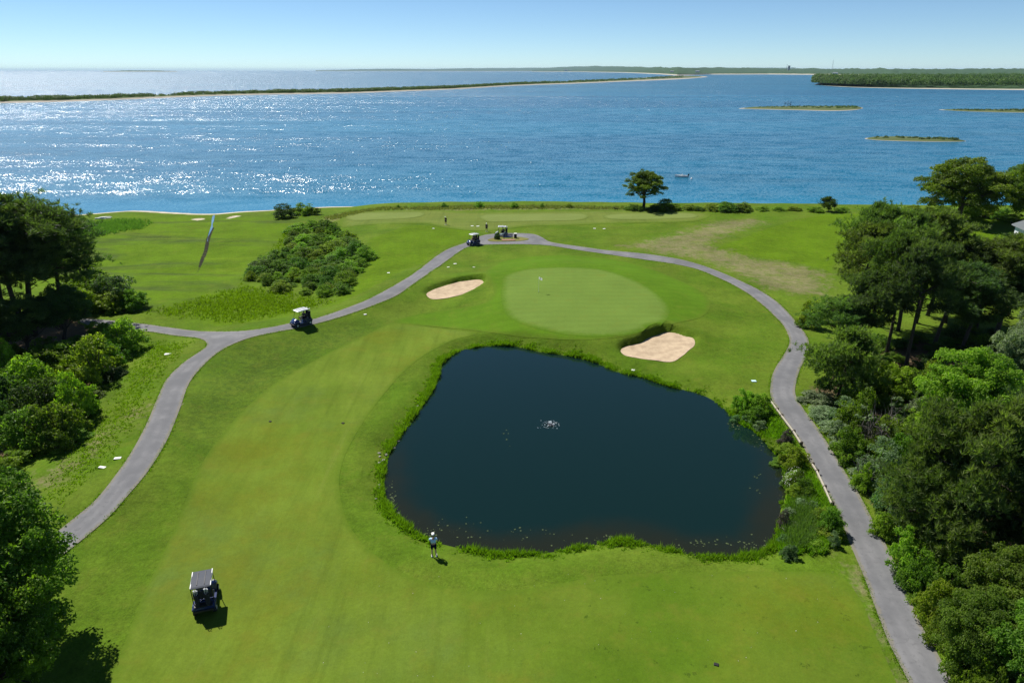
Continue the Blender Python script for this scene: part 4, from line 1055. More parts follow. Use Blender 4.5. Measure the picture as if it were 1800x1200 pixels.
A, B = strip('sand_spit', [(-400,194),(-150,187),(0,182),(150,178),(400,168.5),(600,165),(700,161.5),(800,157.5),(900,151.5),(1000,148),(1100,144),(1190,140.5),(1245,136)],
             [(-400,187),(-150,181),(0,177),(150,173.5),(400,164.3),(600,160.5),(700,157.2),(800,153.5),(900,147.5),(1000,143.5),(1100,138.5),(1190,133.5),(1245,134.5)], 1.8, 'spit_land', 13, .17, seed=1)
far_wood('spit_shrubs', np.vstack([between(A, B, 900, .3, .75, 9, SEA + .6, .02, .93), between(A, B, 1300, .22, .8, 2, SEA + 1.4, .10, .93, 90), between(A, B, 800, .25, .75, 3, SEA + 1.4, .36, .72)]), 3.6, 1.4, 44, 'far_leaf', 4,
         'dark low shrubs covering the long sand spit across the bay', 'shrubs', .55)
A, B = strip('headland', [(1432,149.5),(1480,153),(1550,155.5),(1650,157.5),(1800,159.5),(2000,162),(2400,168)], [(1432,148.6),(1490,145),(1600,140),(1800,136.5),(2000,135.5),(2400,135)], 9, 'far_land', 15, .03, seed=5)
w1 = between(A, B, 1500, .10, .7, 6, SEA + 10); w2 = between(A, B, 1100, .05, .16, 7, SEA + 5)
far_wood('headland_wood', np.vstack([w1, w2]), 7.5, 2.2, 100, 'far_leaf', 8, 'dense green wood covering the headland at the right', 'wood', 1.05)
for (near, far, h, sd, nsh) in [
    ([(1296,191.5),(1340,192.8),(1400,194.5),(1460,196),(1500,194.5),(1518,191)], [(1296,190.6),(1350,188.3),(1400,186.6),(1460,186.2),(1500,187),(1518,189.8)], 1.1, 11, 160),
    ([(1518,244.5),(1545,247.5),(1590,249.5),(1640,250),(1680,249.5),(1700,248.8)], [(1518,243),(1550,240.5),(1590,239.5),(1630,242),(1670,246),(1700,248)], .7, 12, 40),
    ([(1646,193.5),(1700,196.5),(1760,198.5),(1820,199.5),(1950,202)], [(1646,192.6),(1700,192.2),(1760,191.8),(1820,191.6),(1950,192)], .6, 13, 160)]:
    A, B = strip('islet', near, far, h, 'spit_land', 13, .10, seed=sd)
    far_wood('islet_grass', between(A, B, nsh, .3, .7, sd, SEA + h * .8, .15, .85), .9, .5, 40, 'far_leaf', sd, {11: 'low green cover on the largest islet in the bay', 12: 'thin green cover on the nearest sandy islet', 13: 'green cover on the flat islet at the right frame edge'}[sd], 'shrubs', .4)
rng = np.random.RandomState(5)
for k, (x, yb, hh) in enumerate([(1379, 189, 4.2), (1384, 189, 5.4), (1389, 189.5, 4.8), (1405, 190, 2.6)]):
    p = Vector(at_z(x, yb, SEA + .8)); e = empty('bare_tree', p, 0, ['leftmost bare grey tree on the largest islet', 'tallest bare grey tree on the largest islet', 'bare grey tree right of the tallest on the largest islet', 'short bare tree standing apart on the largest islet'][k], 'tree', 'bare trees on the islet')
    mb = MB(); mb.tube(crooked(rng, (0, 0, -.3), (.2, 0, hh), 4, .03), [.16, .13, .1, .06, .03], 5); mb.build('trunk', 'bark', e)
    mb = MB()
    for _ in range(14):
        z = rng.uniform(.3, .9) * hh; a = rng.uniform(0, 6.28); L = hh * .3
        mb.tube(crooked(rng, (0, 0, z), (math.cos(a) * L, math.sin(a) * L, z + L * .8), 3, .08), [.07, .05, .035, .02], 4, False)
    mb.build('branches', 'bark', e)

# mainland beyond the bay
def mainland(name, water, sky_, depth, seed, mat='far_land', step=3.0):
    rng = np.random.RandomState(seed); wx = np.arange(water[0][0], water[-1][0], step); wy = np.interp(wx, *np.array(water).T); ty = np.interp(wx, *np.array(sky_).T); n = len(wx)
    rows = 14; V = []; sa = []
    lum = [np.convolve(rng.normal(size=n + 8), np.ones(5) / 2.2, 'same')[4:-4] for _ in range(rows)]
    for r in range(rows):
        k = max(0, (r - 3)) / (rows - 4); pts = []
        for i in range(n):
            p = at_z(wx[i], wy[i], SEA); D = np.hypot(p[0], p[1]); u = p[:2] / D; DD = D * (1 + .003 * min(r, 3)) * (1 + depth * k)
            d = ray(wx[i], ty[i]); crest = CAM_H + d[2] / math.hypot(d[0], d[1]) * D * (1 + depth)
            z = [-.3, 2.0, 3.0, 10][r] + SEA if r < 4 else SEA + 10 + (crest - SEA - 10) * (.15 * k + .85 * k * k) + lum[r][i] * 4.0
            pts.append((*(u * DD), z))
        V += pts; sa += [1.0 if r < 3 else 0.0] * n
    i = np.arange(rows * n).reshape(rows, n)
    struct(link(bpy.data.objects.new(name, np_mesh(name, np.array(V), np.stack([i[:-1, :-1], i[:-1, 1:], i[1:, 1:], i[1:, :-1]], -1).reshape(-1, 4), mat, {'sand': np.array(sa)}, True))))
mainland('far_shore', [(935,126.4),(1020,126.8),(1100,128.2),(1160,131),(1190,133.2),(1215,132.6),(1250,131.4),(1350,131.2),(1450,132),(1520,133.4),(1560,135),(1700,135),(2300,136)],
         [(935,121.5),(980,118.5),(1020,116.8),(1060,116.5),(1100,117.3),(1180,118.6),(1250,119.2),(1400,120),(1500,121),(1650,121.3),(1800,121.5),(2300,122)], .55, 3)
mainland('far_hills', [(555,125.6),(1400,125.9)], [(555,124),(600,122.8),(640,121.8),(700,121),(740,121.8),(760,121.9),(800,120.6),(900,119.6),(1000,119),(1400,119.5)], .3, 4)
mainland('far_island', [(182,126.6),(312,126.6)], [(182,126.2),(205,125),(240,124.2),(285,124.4),(312,126.2)], .1, 6)

def at_range(x, y, D, z):
    d = ray(x, y); u = d[:2] / np.hypot(*d[:2]); return Vector((*(u * D), z))
p = at_range(1387, 119, 7200, 30); e = empty('tower', p, 0, 'square grey tower on the far skyline at right', 'tower')
MB().box((0, 0, 18), (16, 14, 36)).build('shaft', 'tower_metal', e); MB().box((0, 0, 37.5), (18, 16, 3)).build('cap', 'tower_metal', e)
p = at_range(1383, 119, 7200, 30); e = empty('mast', p, 0, 'slim pole just left of the square far tower', 'mast')
MB().tube([(0, 0, 0), (0, 0, 50)], [1.6, 1.0], 6).build('pole', 'tower_metal', e); MB().box((0, 0, 46), (5, 3, 3)).build('antenna', 'tower_metal', e)
p = at_range(1463, 119, 7200, 30); e = empty('mast', p, 0, 'thin tall lattice mast on the far skyline right of the tower', 'mast')
MB().tube([(-4, -4, 0), (0, 0, 88)], [.9, .6], 5).tube([(4, -4, 0), (0, 0, 88)], [.9, .6], 5).tube([(0, 5, 0), (0, 0, 88)], [.9, .6], 5).build('legs', 'tower_metal', e)
mb = MB()
for k in range(8):
    z = 8 + 9 * k; s = 4 * (1 - z / 88); mb.tube([(-s, -s, z), (s, -s, z)], .4, 4).tube([(s, -s, z), (0, s * 1.2, z)], .4, 4).tube([(0, s * 1.2, z), (-s, -s, z)], .4, 4)
mb.build('braces', 'tower_metal', e)

def house(loc, rz, w_, d_, h_, rh, label, roof='roof_shingle', nwin=3, ov=.5):
    e = empty('house', loc, rz, label, 'house')
    MB().box((0, 0, h_ / 2), (w_, d_, h_)).build('wall', 'house_wall', e)
    MB().prism([(-d_ / 2 - ov, h_ - .1), (d_ / 2 + ov, h_ - .1), (d_ / 2 + ov, h_ + .1), (0, h_ + rh), (-d_ / 2 - ov, h_ + .1)], -w_ / 2 - ov, w_ / 2 + ov).build('roof', roof, e)
    for k in range(nwin):
        x = w_ * ((k + .5) / nwin - .5); wn = MB().box((x, -d_ / 2 - .03, h_ * .55), (w_ / nwin * .42, .06, h_ * .42)).build('window', 'window_glass', e)
        MB().box((x, -d_ / 2 - .06, h_ * .55 - h_ * .24), (w_ / nwin * .5, .16, h_ * .05)).build('sill', 'white_paint', wn)
    return e
for (x, y, D, w_, lab) in [(995, 124, 8000, 34, 'white block-like house on the far beach shore, leftmost of the far houses'), (1002, 124, 8100, 20, 'small white house right of the white block on the far beach'),
                           (1181, 126.5, 5600, 26, 'pale house among far trees above the beach curve'), (1226, 126.5, 5600, 30, 'pale house on the far shore right of the beach curve'),
                           (1468, 130, 5200, 30, 'pale waterfront house on the far shore at right'), (1536, 132.5, 4600, 22, 'pale house on the far shore just above the headland')]:
    d = ray(x, y); z = CAM_H + d[2] / math.hypot(d[0], d[1]) * D; pt = at_range(x, y, D, z - w_ * .15); house(pt, -math.atan2(pt.x, pt.y), w_, w_ * .6, w_ * .28, w_ * .15, lab)

# house behind the grove at the right frame edge
p = G(1850, 446); hb = Vector((94.5, 116, hz(94.5, 116)))
e = house(hb, R(-12), 11, 7.5, 3.3, 1.7, 'white house with grey roof at the right frame edge behind the pines')
mb = MB().prism([(-2.2, 2.5), (2.4, 2.5), (2.4, 2.65), (-2.2, 3.2)], -6, 6); o = mb.build('porch_roof', 'house_wall', e); o.location = (0, -5.6, 0)
for x in (-5.5, 0, 5.5): MB().box((x, -7.5, 1.3), (.18, .18, 2.6)).build('porch_post', 'white_paint', e)

# ------------------------------------------------------------------ golf carts
def copy_tree(o, parent=None):
    c = o.copy(); COL.objects.link(c); c.parent = parent
    for ch in list(o.children): copy_tree(ch, c)
    return c

def cart(name_label, loc, rz, body='navy_paint', roof='roof_pale', group='golf carts', bags=2):
    e = empty('golf_cart', loc, rz, name_label, 'golf cart', group)
    MB().prism([(-1.16, .34), (-1.18, .62), (-1.0, .72), (-.55, .70), (-.50, .42), (.42, .38), (.50, .30), (-.3, .27), (-1.0, .27)], -.58, .58).build('body', body, e)
    fc = MB().prism([(.42, .34), (.50, .78), (.58, .88), (.75, .86), (1.08, .62), (1.20, .46), (1.18, .30), (.5, .28)], -.56, .56)
    bmesh.ops.bevel(fc.bm, geom=list(fc.bm.edges), offset=.05, segments=2, affect='EDGES'); cw = fc.build('front_cowl', body, e, True)
    for s in (-1, 1): MB().ball((s * .38, 1.08, .62), (.10, .06, .06), 1).build('headlight', 'club_steel', cw)
    MB().box((0, 1.2, .36), (1.0, .08, .12), bevel=.02).build('front_bumper', 'black_plastic', e); MB().box((0, -1.2, .42), (1.06, .08, .14), bevel=.02).build('rear_bumper', 'black_plastic', e)
    MB().box((0, -.28, .78), (1.08, .52, .16), bevel=.05).build('seat', 'seat_vinyl', e)
    MB().box((0, -.58, 1.08), (1.08, .12, .46), Matrix.Rotation(R(-10), 3, 'X'), .05).build('backrest', 'seat_vinyl', e)
    for sx in (-1, 1):
        for y in (.82, -.86):
            wl = MB().tube([(sx * .44, y, .23), (sx * .62, y, .23)], .23, 16).build('wheel', 'tyre_rubber', e); MB().tube([(sx * .615, y, .23), (sx * .635, y, .23)], .13, 12).build('rim', 'rim_metal', wl)
        MB().tube([(sx * .52, .60, .82), (sx * .52, .34, 1.80)], .022, 6).build('roof_post', 'black_plastic', e)
        MB().tube([(sx * .54, -.78, .70), (sx * .54, -.80, 1.80)], .025, 6).build('roof_post', 'black_plastic', e)
        MB().box((sx * .60, -.86, .53), (.06, .62, .10), bevel=.02).build('fender', body, e)
    rf = MB().prism([(-.93, 1.80), (-.95, 1.85), (-.85, 1.89), (-.15, 1.92), (.45, 1.89), (.58, 1.84), (.56, 1.80)], -.54, .54)
    bmesh.ops.bevel(rf.bm, geom=[x for x in rf.bm.edges if abs(x.verts[0].co.x - x.verts[1].co.x) < .01], offset=.03, segments=2, affect='EDGES')
    ro = rf.build('roof', roof, e)
    for x in (-.2, .2): MB().box((x, -.18, 1.926), (.035, 1.15, .016)).build('roof_rib', 'black_plastic', ro)
    for s in (-1, 1): MB().tube([(s * .53, -.90, 1.86), (s * .53, .54, 1.865)], .03, 6).build('roof_rail', 'white_paint', ro)
    MB().tube([(-.26, .55, .84), (-.26, .30, 1.06)], .02, 6).build('steering_column', 'black_plastic', e)
    st = MB(); ax = Vector((0, -.66, .75)).normalized(); u = Vector((1, 0, 0)); v = ax.cross(u)
    st.tube([Vector((-.26, .28, 1.08)) + (u * math.cos(a) + v * math.sin(a)) * .17 for a in [k * math.pi / 6 for k in range(13)]], .016, 5, False).build('steering_wheel', 'black_plastic', e)
    MB().box((0, -1.0, .70), (.98, .34, .05)).build('bag_deck', 'black_plastic', e); MB().tube([(-.5, -.84, 1.14), (.5, -.84, 1.14)], .02, 6).build('bag_bar', 'black_plastic', e)
    for x in [-.27, .27][:bags]:
        bg_ = MB().tube([(x, -1.04, .72), (x, -1.02, 1.1), (x, -1.06, 1.52)], [.13, .14, .15], 10).build('golf_bag', 'bag_fabric', e)
        mb = MB()
        for k in range(6):
            a = k * 1.05; bx = x + .09 * math.cos(a); by = -1.06 + .09 * math.sin(a); mb.tube([(bx, by, 1.5), (bx * 1.02, by, 1.72 + .02 * k)], .01, 4).ball((bx * 1.02, by, 1.74 + .02 * k), (.035, .05, .035), 1)
        mb.build('clubs', 'club_steel', bg_)
    return e

def heading(a, b, z):
    p, q = at_z(*a, z), at_z(*b, z); return math.atan2(-(q[0] - p[0]), q[1] - p[1])

def on_ground(x, y, dz=0):
    p = G(x, y); return Vector((p.x, p.y, p.z + dz))
c1 = cart('navy golf cart with grey roof parked alone on the near fairway', on_ground(364, 1058, .02), heading((361, 1021), (364.5, 995), 1.85), roof='roof_grey')
c2 = cart('golf cart driving down the left path near the path fork', on_ground(530, 571.5, .05), heading((550, 563), (512, 574), 0))
c3 = cart('golf cart on the path just below the loop by the tees', on_ground(832, 430, .05), heading((846, 426), (818, 432), 0))
c4 = cart('grey fronted golf cart parked behind the planter in the path loop', on_ground(881, 415.5, .05), R(86), body='grey_paint')

# ------------------------------------------------------------------ people
def skin_obj(name, verts, edges, rad, mat, parent, root=0):
    me = bpy.data.meshes.new(name); me.from_pydata(verts, edges, []); me.materials.append(MATS[mat]); o = link(bpy.data.objects.new(name, me), parent)
    m = o.modifiers.new('skin', 'SKIN'); m.use_smooth_shade = True
    for i, v in enumerate(me.skin_vertices[0].data):
        r = rad[i]; v.radius = r if hasattr(r, '__len__') else (r, r); v.use_root = (i == root)
    s = o.modifiers.new('sub', 'SUBSURF'); s.levels = 1; s.render_levels = 1
    return o

def person(loc, rz, label, pose='stand', shirt='shirt_dark', shorts='shorts_navy', cap='cap_white', group=None, arms='down'):
    e = empty('person', loc, rz, label, 'person', group)
    # joints (x right, y forward, z up), 1.76 m
    if pose == 'stand':
        pel = (0, 0, .95); hip = [(s * .10, 0, .90) for s in (-1, 1)]; knee = [(-.11, .03, .50), (.12, .02, .50)]; ank = [(-.12, -.03, .09), (.14, -.02, .09)]; toe = [(-.13, .15, .04), (.17, .15, .04)]
        ty = .03
    else:
        pel = (0, 0, .10); hip = [(s * .10, .02, .08) for s in (-1, 1)]; knee = [(s * .13, .46, .12) for s in (-1, 1)]; ank = [(s * .13, .56, -.33) for s in (-1, 1)]; toe = [(s * .14, .72, -.38) for s in (-1, 1)]
        ty = -.04
    z0 = pel[2]; ch = (0, ty, z0 + .26); nk = (0, ty + .01, z0 + .52); hd = (0, ty + .04, z0 + .66); tp = (0, ty + .04, z0 + .77)
    sh = [(s * .19, ty, z0 + .46) for s in (-1, 1)]
    if arms == 'down': el = [(s * .26, ty - .02, z0 + .18) for s in (-1, 1)]; wr = [(s * .24, ty + .10, z0 - .04) for s in (-1, 1)]; ha = [(s * .23, ty + .13, z0 - .13) for s in (-1, 1)]
    elif arms == 'front': el = [(s * .25, ty + .06, z0 + .20) for s in (-1, 1)]; wr = [(s * .12, ty + .27, z0 + .14) for s in (-1, 1)]; ha = [(s * .06, ty + .33, z0 + .14) for s in (-1, 1)]
    else: el = [(s * .25, ty + .12, z0 + .20) for s in (-1, 1)]; wr = [(s * .14, ty + .36, z0 + .26) for s in (-1, 1)]; ha = [(s * .11, ty + .44, z0 + .29) for s in (-1, 1)]
    V = [pel, ch, nk, hd, tp]; Rr = [(.15, .11), (.16, .115), (.055, .055), (.078, .095), (.05, .06)]; E = [(0, 1), (1, 2), (2, 3), (3, 4)]
    nose = len(V); V.append((0, hd[1] + .115, hd[2] + .0)); Rr.append(.018); E.append((3, nose))
    for i, s in enumerate((-1, 1)):
        b = len(V); V += [hip[i], knee[i], ank[i], toe[i]]; Rr += [.085, .058, .040, .035]; E += [(0, b), (b, b + 1), (b + 1, b + 2), (b + 2, b + 3)]
        b = len(V); V += [sh[i], el[i], wr[i], ha[i]]; Rr += [.055, .043, .030, (.040, .022)]; E += [(1, b), (b, b + 1), (b + 1, b + 2), (b + 2, b + 3)]
        h = Vector(ha[i]); dr = (h - Vector(wr[i])).normalized(); sd = Vector((1, 0, 0)) - dr * dr.x; sd.normalize()
        for f in range(4):
            q = h + sd * (f - 1.5) * .021; q1 = q + dr * (.055 + .01 * (1.5 - abs(f - 1.5))); q2 = q1 + dr * .03 + Vector((0, -.012, -.012))
            V += [tuple(q1), tuple(q2)]; Rr += [.009, .008]; E += [(b + 3, len(V) - 2), (len(V) - 2, len(V) - 1)]
        q = h - dr * .03 - sd * s * .05; V += [tuple(q), tuple(q + dr * .045)]; Rr += [.011, .009]; E += [(b + 3, len(V) - 2), (len(V) - 2, len(V) - 1)]
    skin_obj('body', V, E, Rr, 'skin_tone', e)
    V = [(0, pel[1], z0 + .02), ch, (0, ty, z0 + .46)]; Rr = [(.172, .13), (.182, .135), (.10, .09)]; E = [(0, 1), (1, 2)]
    for i in range(2):
        m = tuple(Vector(sh[i]).lerp(Vector(el[i]), .75)); b = len(V); V += [sh[i], m]; Rr += [.078, .066]; E += [(1, b), (b, b + 1)]
    skin_obj('shirt', V, E, Rr, shirt, e, 1)
    V = [pel]; Rr = [(.165, .128)]; E = []
    for i in range(2):
        m = tuple(Vector(hip[i]).lerp(Vector(knee[i]), .85)); b = len(V); V += [hip[i], m]; Rr += [.108, .088]; E += [(0, b), (b, b + 1)]
    skin_obj('shorts', V, E, Rr, shorts, e)
    for i in range(2):
        a, b = Vector(ank[i]), Vector(toe[i]); MB().box((a + b) / 2 - Vector((0, .02, .01)), (.10, .28, .09), bevel=.03).build('shoe', 'shoe_white', e)
    cp = MB(); cp.ball((hd[0], hd[1], hd[2] + .055), (.098, .115, .085), 2)
    bmesh.ops.bisect_plane(cp.bm, geom=cp.bm.verts[:] + cp.bm.edges[:] + cp.bm.faces[:], plane_co=(0, 0, hd[2] + .045), plane_no=(0, 0, 1), clear_inner=True)
    cp.box((0, hd[1] + .15, hd[2] + .05), (.16, .12, .014), bevel=.005); cp.build('cap', cap, e, True)
    hr = MB().ball((0, hd[1] - .025, hd[2] + .015), (.088, .098, .075), 2); hr.build('hair', 'hair_dark', e, True)
    return e

person(on_ground(763, 977.5, .0), R(8), 'person in pale blue shirt, white cap and navy shorts at the pond edge', shirt='shirt_blue', arms='front')
person(on_ground(784, 395.5), R(150), 'person in dark clothes standing on the tee ground, farther left', shirt='shirt_dark')
person(on_ground(855.5, 407.5), R(170), 'person in dark clothes standing beside the path loop, nearer the carts', shirt='shirt_navy')
def rider(c, lab, x=-.26, shirt='shirt_navy'):
    M = Matrix.Translation(c.location) @ Matrix.Rotation(c.rotation_euler.z, 4, 'Z'); p = M @ Vector((x, -.34, .88))
    person(p, c.rotation_euler.z, lab, 'sit', shirt, arms='wheel')
rider(c2, 'person driving the golf cart near the path fork'); rider(c3, 'person at the wheel of the cart just below the path loop', shirt='shirt_dark')
rider(c3, 'passenger in the cart just below the path loop', .26, 'shirt_navy'); rider(c4, 'person seated in the cart parked behind the planter', shirt='shirt_dark')

# ------------------------------------------------------------------ furniture of the course
p = on_ground(947, 514, .055); e = empty('flagstick', p, 0, 'white flag on a pin standing in the putting green', 'flag')
MB().tube([(0, 0, -.05), (0, 0, 2.15)], .014, 8).build('pole', 'white_paint', e)
fl = MB(); g_ = [[fl.bm.verts.new((.0 + .075 * i, .05 * math.sin(i * 1.3), 2.12 - .085 * j - .035 * i)) for j in range(5)] for i in range(7)]
for i in range(6):
    for j in range(4): fl.bm.faces.new((g_[i][j], g_[i + 1][j], g_[i + 1][j + 1], g_[i][j + 1]))
bmesh.ops.solidify(fl.bm, geom=fl.bm.faces[:], thickness=.006); fl.build('flag', 'flag_cloth', e)
MB().tube([(0, 0, .0), (0, 0, .012)], .06, 12).build('cup_rim', 'dark_lid', e)

# planter, bench and bin in the path loop
p = on_ground(893, 421, .09); e = empty('bench', p, R(2), 'dark bench with slats on a brick pad in the path loop', 'bench')
for k in range(4): MB().box((0, -.18 + .12 * k, .45), (1.75, .10, .04), bevel=.01).build('seat_slat', 'navy_paint', e)
for k in range(3): MB().box((0, .26, .58 + .13 * k), (1.75, .04, .10), bevel=.01).build('back_slat', 'navy_paint', e)
for x in (-.75, .75):
    MB().box((x, -.12, .215), (.07, .07, .43)).build('leg', 'black_plastic', e); MB().box((x, .24, .45), (.07, .07, .90)).build('leg', 'black_plastic', e)
p = on_ground(893, 423, .086); e = empty('brick_pad', p, R(2), 'low pink brick pad under the bench in the path loop', 'paving')
bm_ = MB().box((0, 0, 0), (.29, .14, .10), bevel=.012).mesh('paver', 'brick')
for i in range(8):
    for j in range(5): o = link(bpy.data.objects.new('brick', bm_), e); o.location = ((i - 3.5) * .30 + .15 * (j % 2), (j - 2) * .15, .045 + .006 * ((i * 7 + j * 3) % 3))
p = on_ground(906, 419, .09); e = empty('litter_bin', p, 0, 'dark square litter bin with pale lid right of the bench', 'bin')
MB().box((0, 0, .40), (.50, .50, .80), bevel=.03).build('bin_body', 'black_plastic', e); MB().box((0, 0, .83), (.56, .56, .07), bevel=.02).build('lid', 'pale_slab', e)
for x in (-.15, 0, .15): MB().box((x, -.258, .40), (.08, .02, .66)).build('panel_slat', 'dark_lid', e)
veg('shrub_3', 874, 421, 406, 12, 'shrub', 'small upright shrub in the path loop before the parked cart', 'shrub', 'leaf_dark')

# low timber guard rail along the pond side of the right path
def rail(pts, lab):
    P3 = [on_ground(x, y) for x, y in pts]; e = empty('guard_rail', P3[0], 0, lab, 'rail', 'timber rails beside the right path'); o = P3[0]
    for a, b in zip(P3, P3[1:]):
        a_, b_ = a - o, b - o; d = (b_ - a_); L = d.length; rot = d.to_track_quat('Y', 'Z').to_matrix()
        MB().box((a_ + b_) / 2 + Vector((0, 0, .36)), (.11, L - .10, .15), rot, .02).build('beam', 'timber', e)
    for q in P3: MB().box(q - o + Vector((.12, .02, .20)), (.15, .15, .56), bevel=.02).build('post', 'post_wood', e)
rail([(1352, 708), (1364, 725), (1372, 736), (1393, 764), (1406, 785)], 'upper timber guard rail between the pond bushes and the right path')
rail([(1417, 806), (1426, 822), (1434, 834), (1447, 862), (1460, 892)], 'lower timber guard rail beside the white blossoming shrub')

# flat markers on the grass
def plate(x, y, sx_, sy_, mat, lab, name='ground_marker', rz=.3, hgt=.05, cat='marker', group=None):
    p = on_ground(x, y, .0); e = empty(name, (p.x, p.y, p.z + .02), rz, lab, cat, group)
    MB().box((0, 0, hgt / 2), (sx_, sy_, hgt), bevel=.012).build('plate', mat, e); MB().box((0, 0, -.02), (sx_ * 1.08, sy_ * 1.08, .05), bevel=.01).build('rim', 'post_wood' if mat != 'dark_lid' else 'black_plastic', e)
for a in [(207, 806, .50, .30, 'pale_slab', 'white slab in the grass left of the path, the upper of two'), (180, 822, .55, .25, 'pale_slab', 'white slab in the grass left of the path, the lower of two'),
          (1325, 670, .45, .40, 'teal_lid', 'pale teal lid in the grass above the pond corner bushes'), (1113, 651, .35, .35, 'pale_slab', 'white plate in the grass between the pond and the right bunker'),
          (295, 623, .65, .45, 'pale_slab', 'whitish worn slab in the rough below the path fork'), (642, 553, .35, .25, 'pale_slab', 'white plate just below the left path'),
          (800, 464, .5, .3, 'pale_slab', 'white plate in the grass above the left bunker, the right one'), (788, 470, .4, .25, 'pale_slab', 'white plate in the grass above the left bunker, the left one'),
          (833, 470, .4, .2, 'pale_slab', 'small white plate between the left bunker and the path loop'), (683, 480, .4, .3, 'white_paint', 'white marker in the meadow between thicket and path'),
          (830, 397.5, .55, .35, 'white_paint', 'white tee marker left of the path loop, the left one'), (840, 398, .6, .35, 'white_paint', 'white tee marker left of the path loop, the right one'),
          (762, 402, .45, .3, 'pale_slab', 'white plate on the meadow below the left tee'), (1045, 402, .5, .35, 'pale_slab', 'white plate below the right tee, the left one'), (1062, 402.5, .5, .35, 'pale_slab', 'white plate below the right tee, the right one'),
          (475, 741, .22, .16, 'dark_lid', 'small dark lid on the left side of the fairway'), (603, 744, .24, .18, 'dark_lid', 'small dark lid on the fairway near the pond'), (1259, 1168, .24, .18, 'dark_lid', 'small dark lid on the turf near the bottom right')]:
    plate(*a, rz=VR.uniform(-.5, .5))

# stones at the pond's waterline
rng = np.random.RandomState(17); sm3 = []
for k in range(4):
    mb = MB().ball((0, 0, 0), (.5, .38, .28), 1)
    for v in mb.bm.verts: v.co *= 1 + rng.normal(0, .13)
    sm3.append(mb.mesh('stone', 'stone'))
SP_ = [(670 + rng.normal(0, 3), y) for y in np.linspace(800, 880, 16)] + [(676 + 38 * t + rng.normal(0, 4), 886 + 44 * t) for t in np.linspace(0, 1, 12)] + [(680 + 75 * t + rng.normal(0, 3), 800 - 110 * t) for t in np.linspace(0, 1, 10)]
for i, (x, y) in enumerate(SP_):
    p = at_z(x, y, POND); o = link(bpy.data.objects.new('stone', sm3[i % 4])); o.location = (p[0], p[1], max(POND + .02, hz(p[0], p[1]) + .03)); s = rng.uniform(.18, .42); o.scale = (s, s, s * .8); o.rotation_euler = (0, 0, rng.uniform(0, 6))
    tag(o, 'pale stone at the waterline of the left pond bank', 'stone', 'stones along the pond waterline')

# aerator splash in the pond
c0 = Vector(at_z(968, 746, POND)); e = empty('pond_fountain', c0, 0, 'small aerator splash in the middle of the pond', 'fountain')
MB().tube([(0, 0, -.2), (0, 0, .06)], [.35, .30], 14).build('float', 'black_plastic', e)
rng = np.random.RandomState(2); mb = MB()
for k in range(90):
    a = rng.uniform(0, 6.28); r = abs(rng.normal(0, .38)); z = max(.02, .42 * math.exp(-(r / .3) ** 2) * rng.uniform(.2, 1) + .02); mb.ball((math.cos(a) * r, math.sin(a) * r, z), rng.uniform(.012, .045), 1)
mb.build('spray', 'foam', e)
mb = MB()
for rr in (.5, .75):
    for k in range(22):
        if rng.rand() < .72: continue
        a0 = k * 2 * math.pi / 22; q = rr * rng.uniform(.95, 1.05); mb.tube([(math.cos(a0 + t) * q, math.sin(a0 + t) * q * .9, .004) for t in (0, .08, .16)], .010, 4)
mb.build('ripple_foam', 'foam', e)

# floating plants and flecks
rng = np.random.RandomState(6); V, F = [], []
def disc(c, r):
    b = len(V); V.append(c); n = 7
    for k in range(n): a = 6.283 * k / n; q = r * rng.uniform(.7, 1.2); V.append((c[0] + math.cos(a) * q, c[1] + math.sin(a) * q, c[2]))
    for k in range(n): F.append((b, b + 1 + k, b + 1 + (k + 1) % n))
for (cx, cy, sx_, sy_, n) in [(800, 925, 60, 22, 28), (1240, 955, 60, 10, 30), (745, 938, 20, 8, 16), (1330, 955, 30, 14, 20), (930, 940, 70, 16, 22), (895, 770, 12, 22, 7), (1330, 850, 12, 30, 10), (690, 870, 8, 30, 25), (1345, 770, 30, 20, 40), (1295, 745, 16, 8, 50), (1080, 945, 40, 6, 30)]:
    for _ in range(n):
        p = at_z(cx + rng.normal(0, sx_ * .5), cy + rng.normal(0, sy_ * .5), POND)
        if sdf(p[None, :2], pond0)[0] < -.25: disc((p[0], p[1], POND + .012 + rng.uniform(0, .004)), rng.uniform(.02, .08))
stuff(link(bpy.data.objects.new('pond_weed', np_mesh('pond_weed', V, F, 'lily_leaf'))), 'scattered floating weed on the pond near its banks', 'pond weed')
V, F = [], []
for _ in range(45):
    x, y = rng.uniform(560, 1500), rng.uniform(985, 1195)
    p = G(x, y)
    if sdf(np.array([[p.x, p.y]]), path0)[0] > .3 and sdf(np.array([[p.x, p.y]]), pond0)[0] > 1.0: disc((p.x, p.y, p.z + .035), rng.uniform(.010, .024))
stuff(link(bpy.data.objects.new('petals', np_mesh('petals', V, F, 'fleck'))), 'pale flecks scattered over the near turf', 'petals')

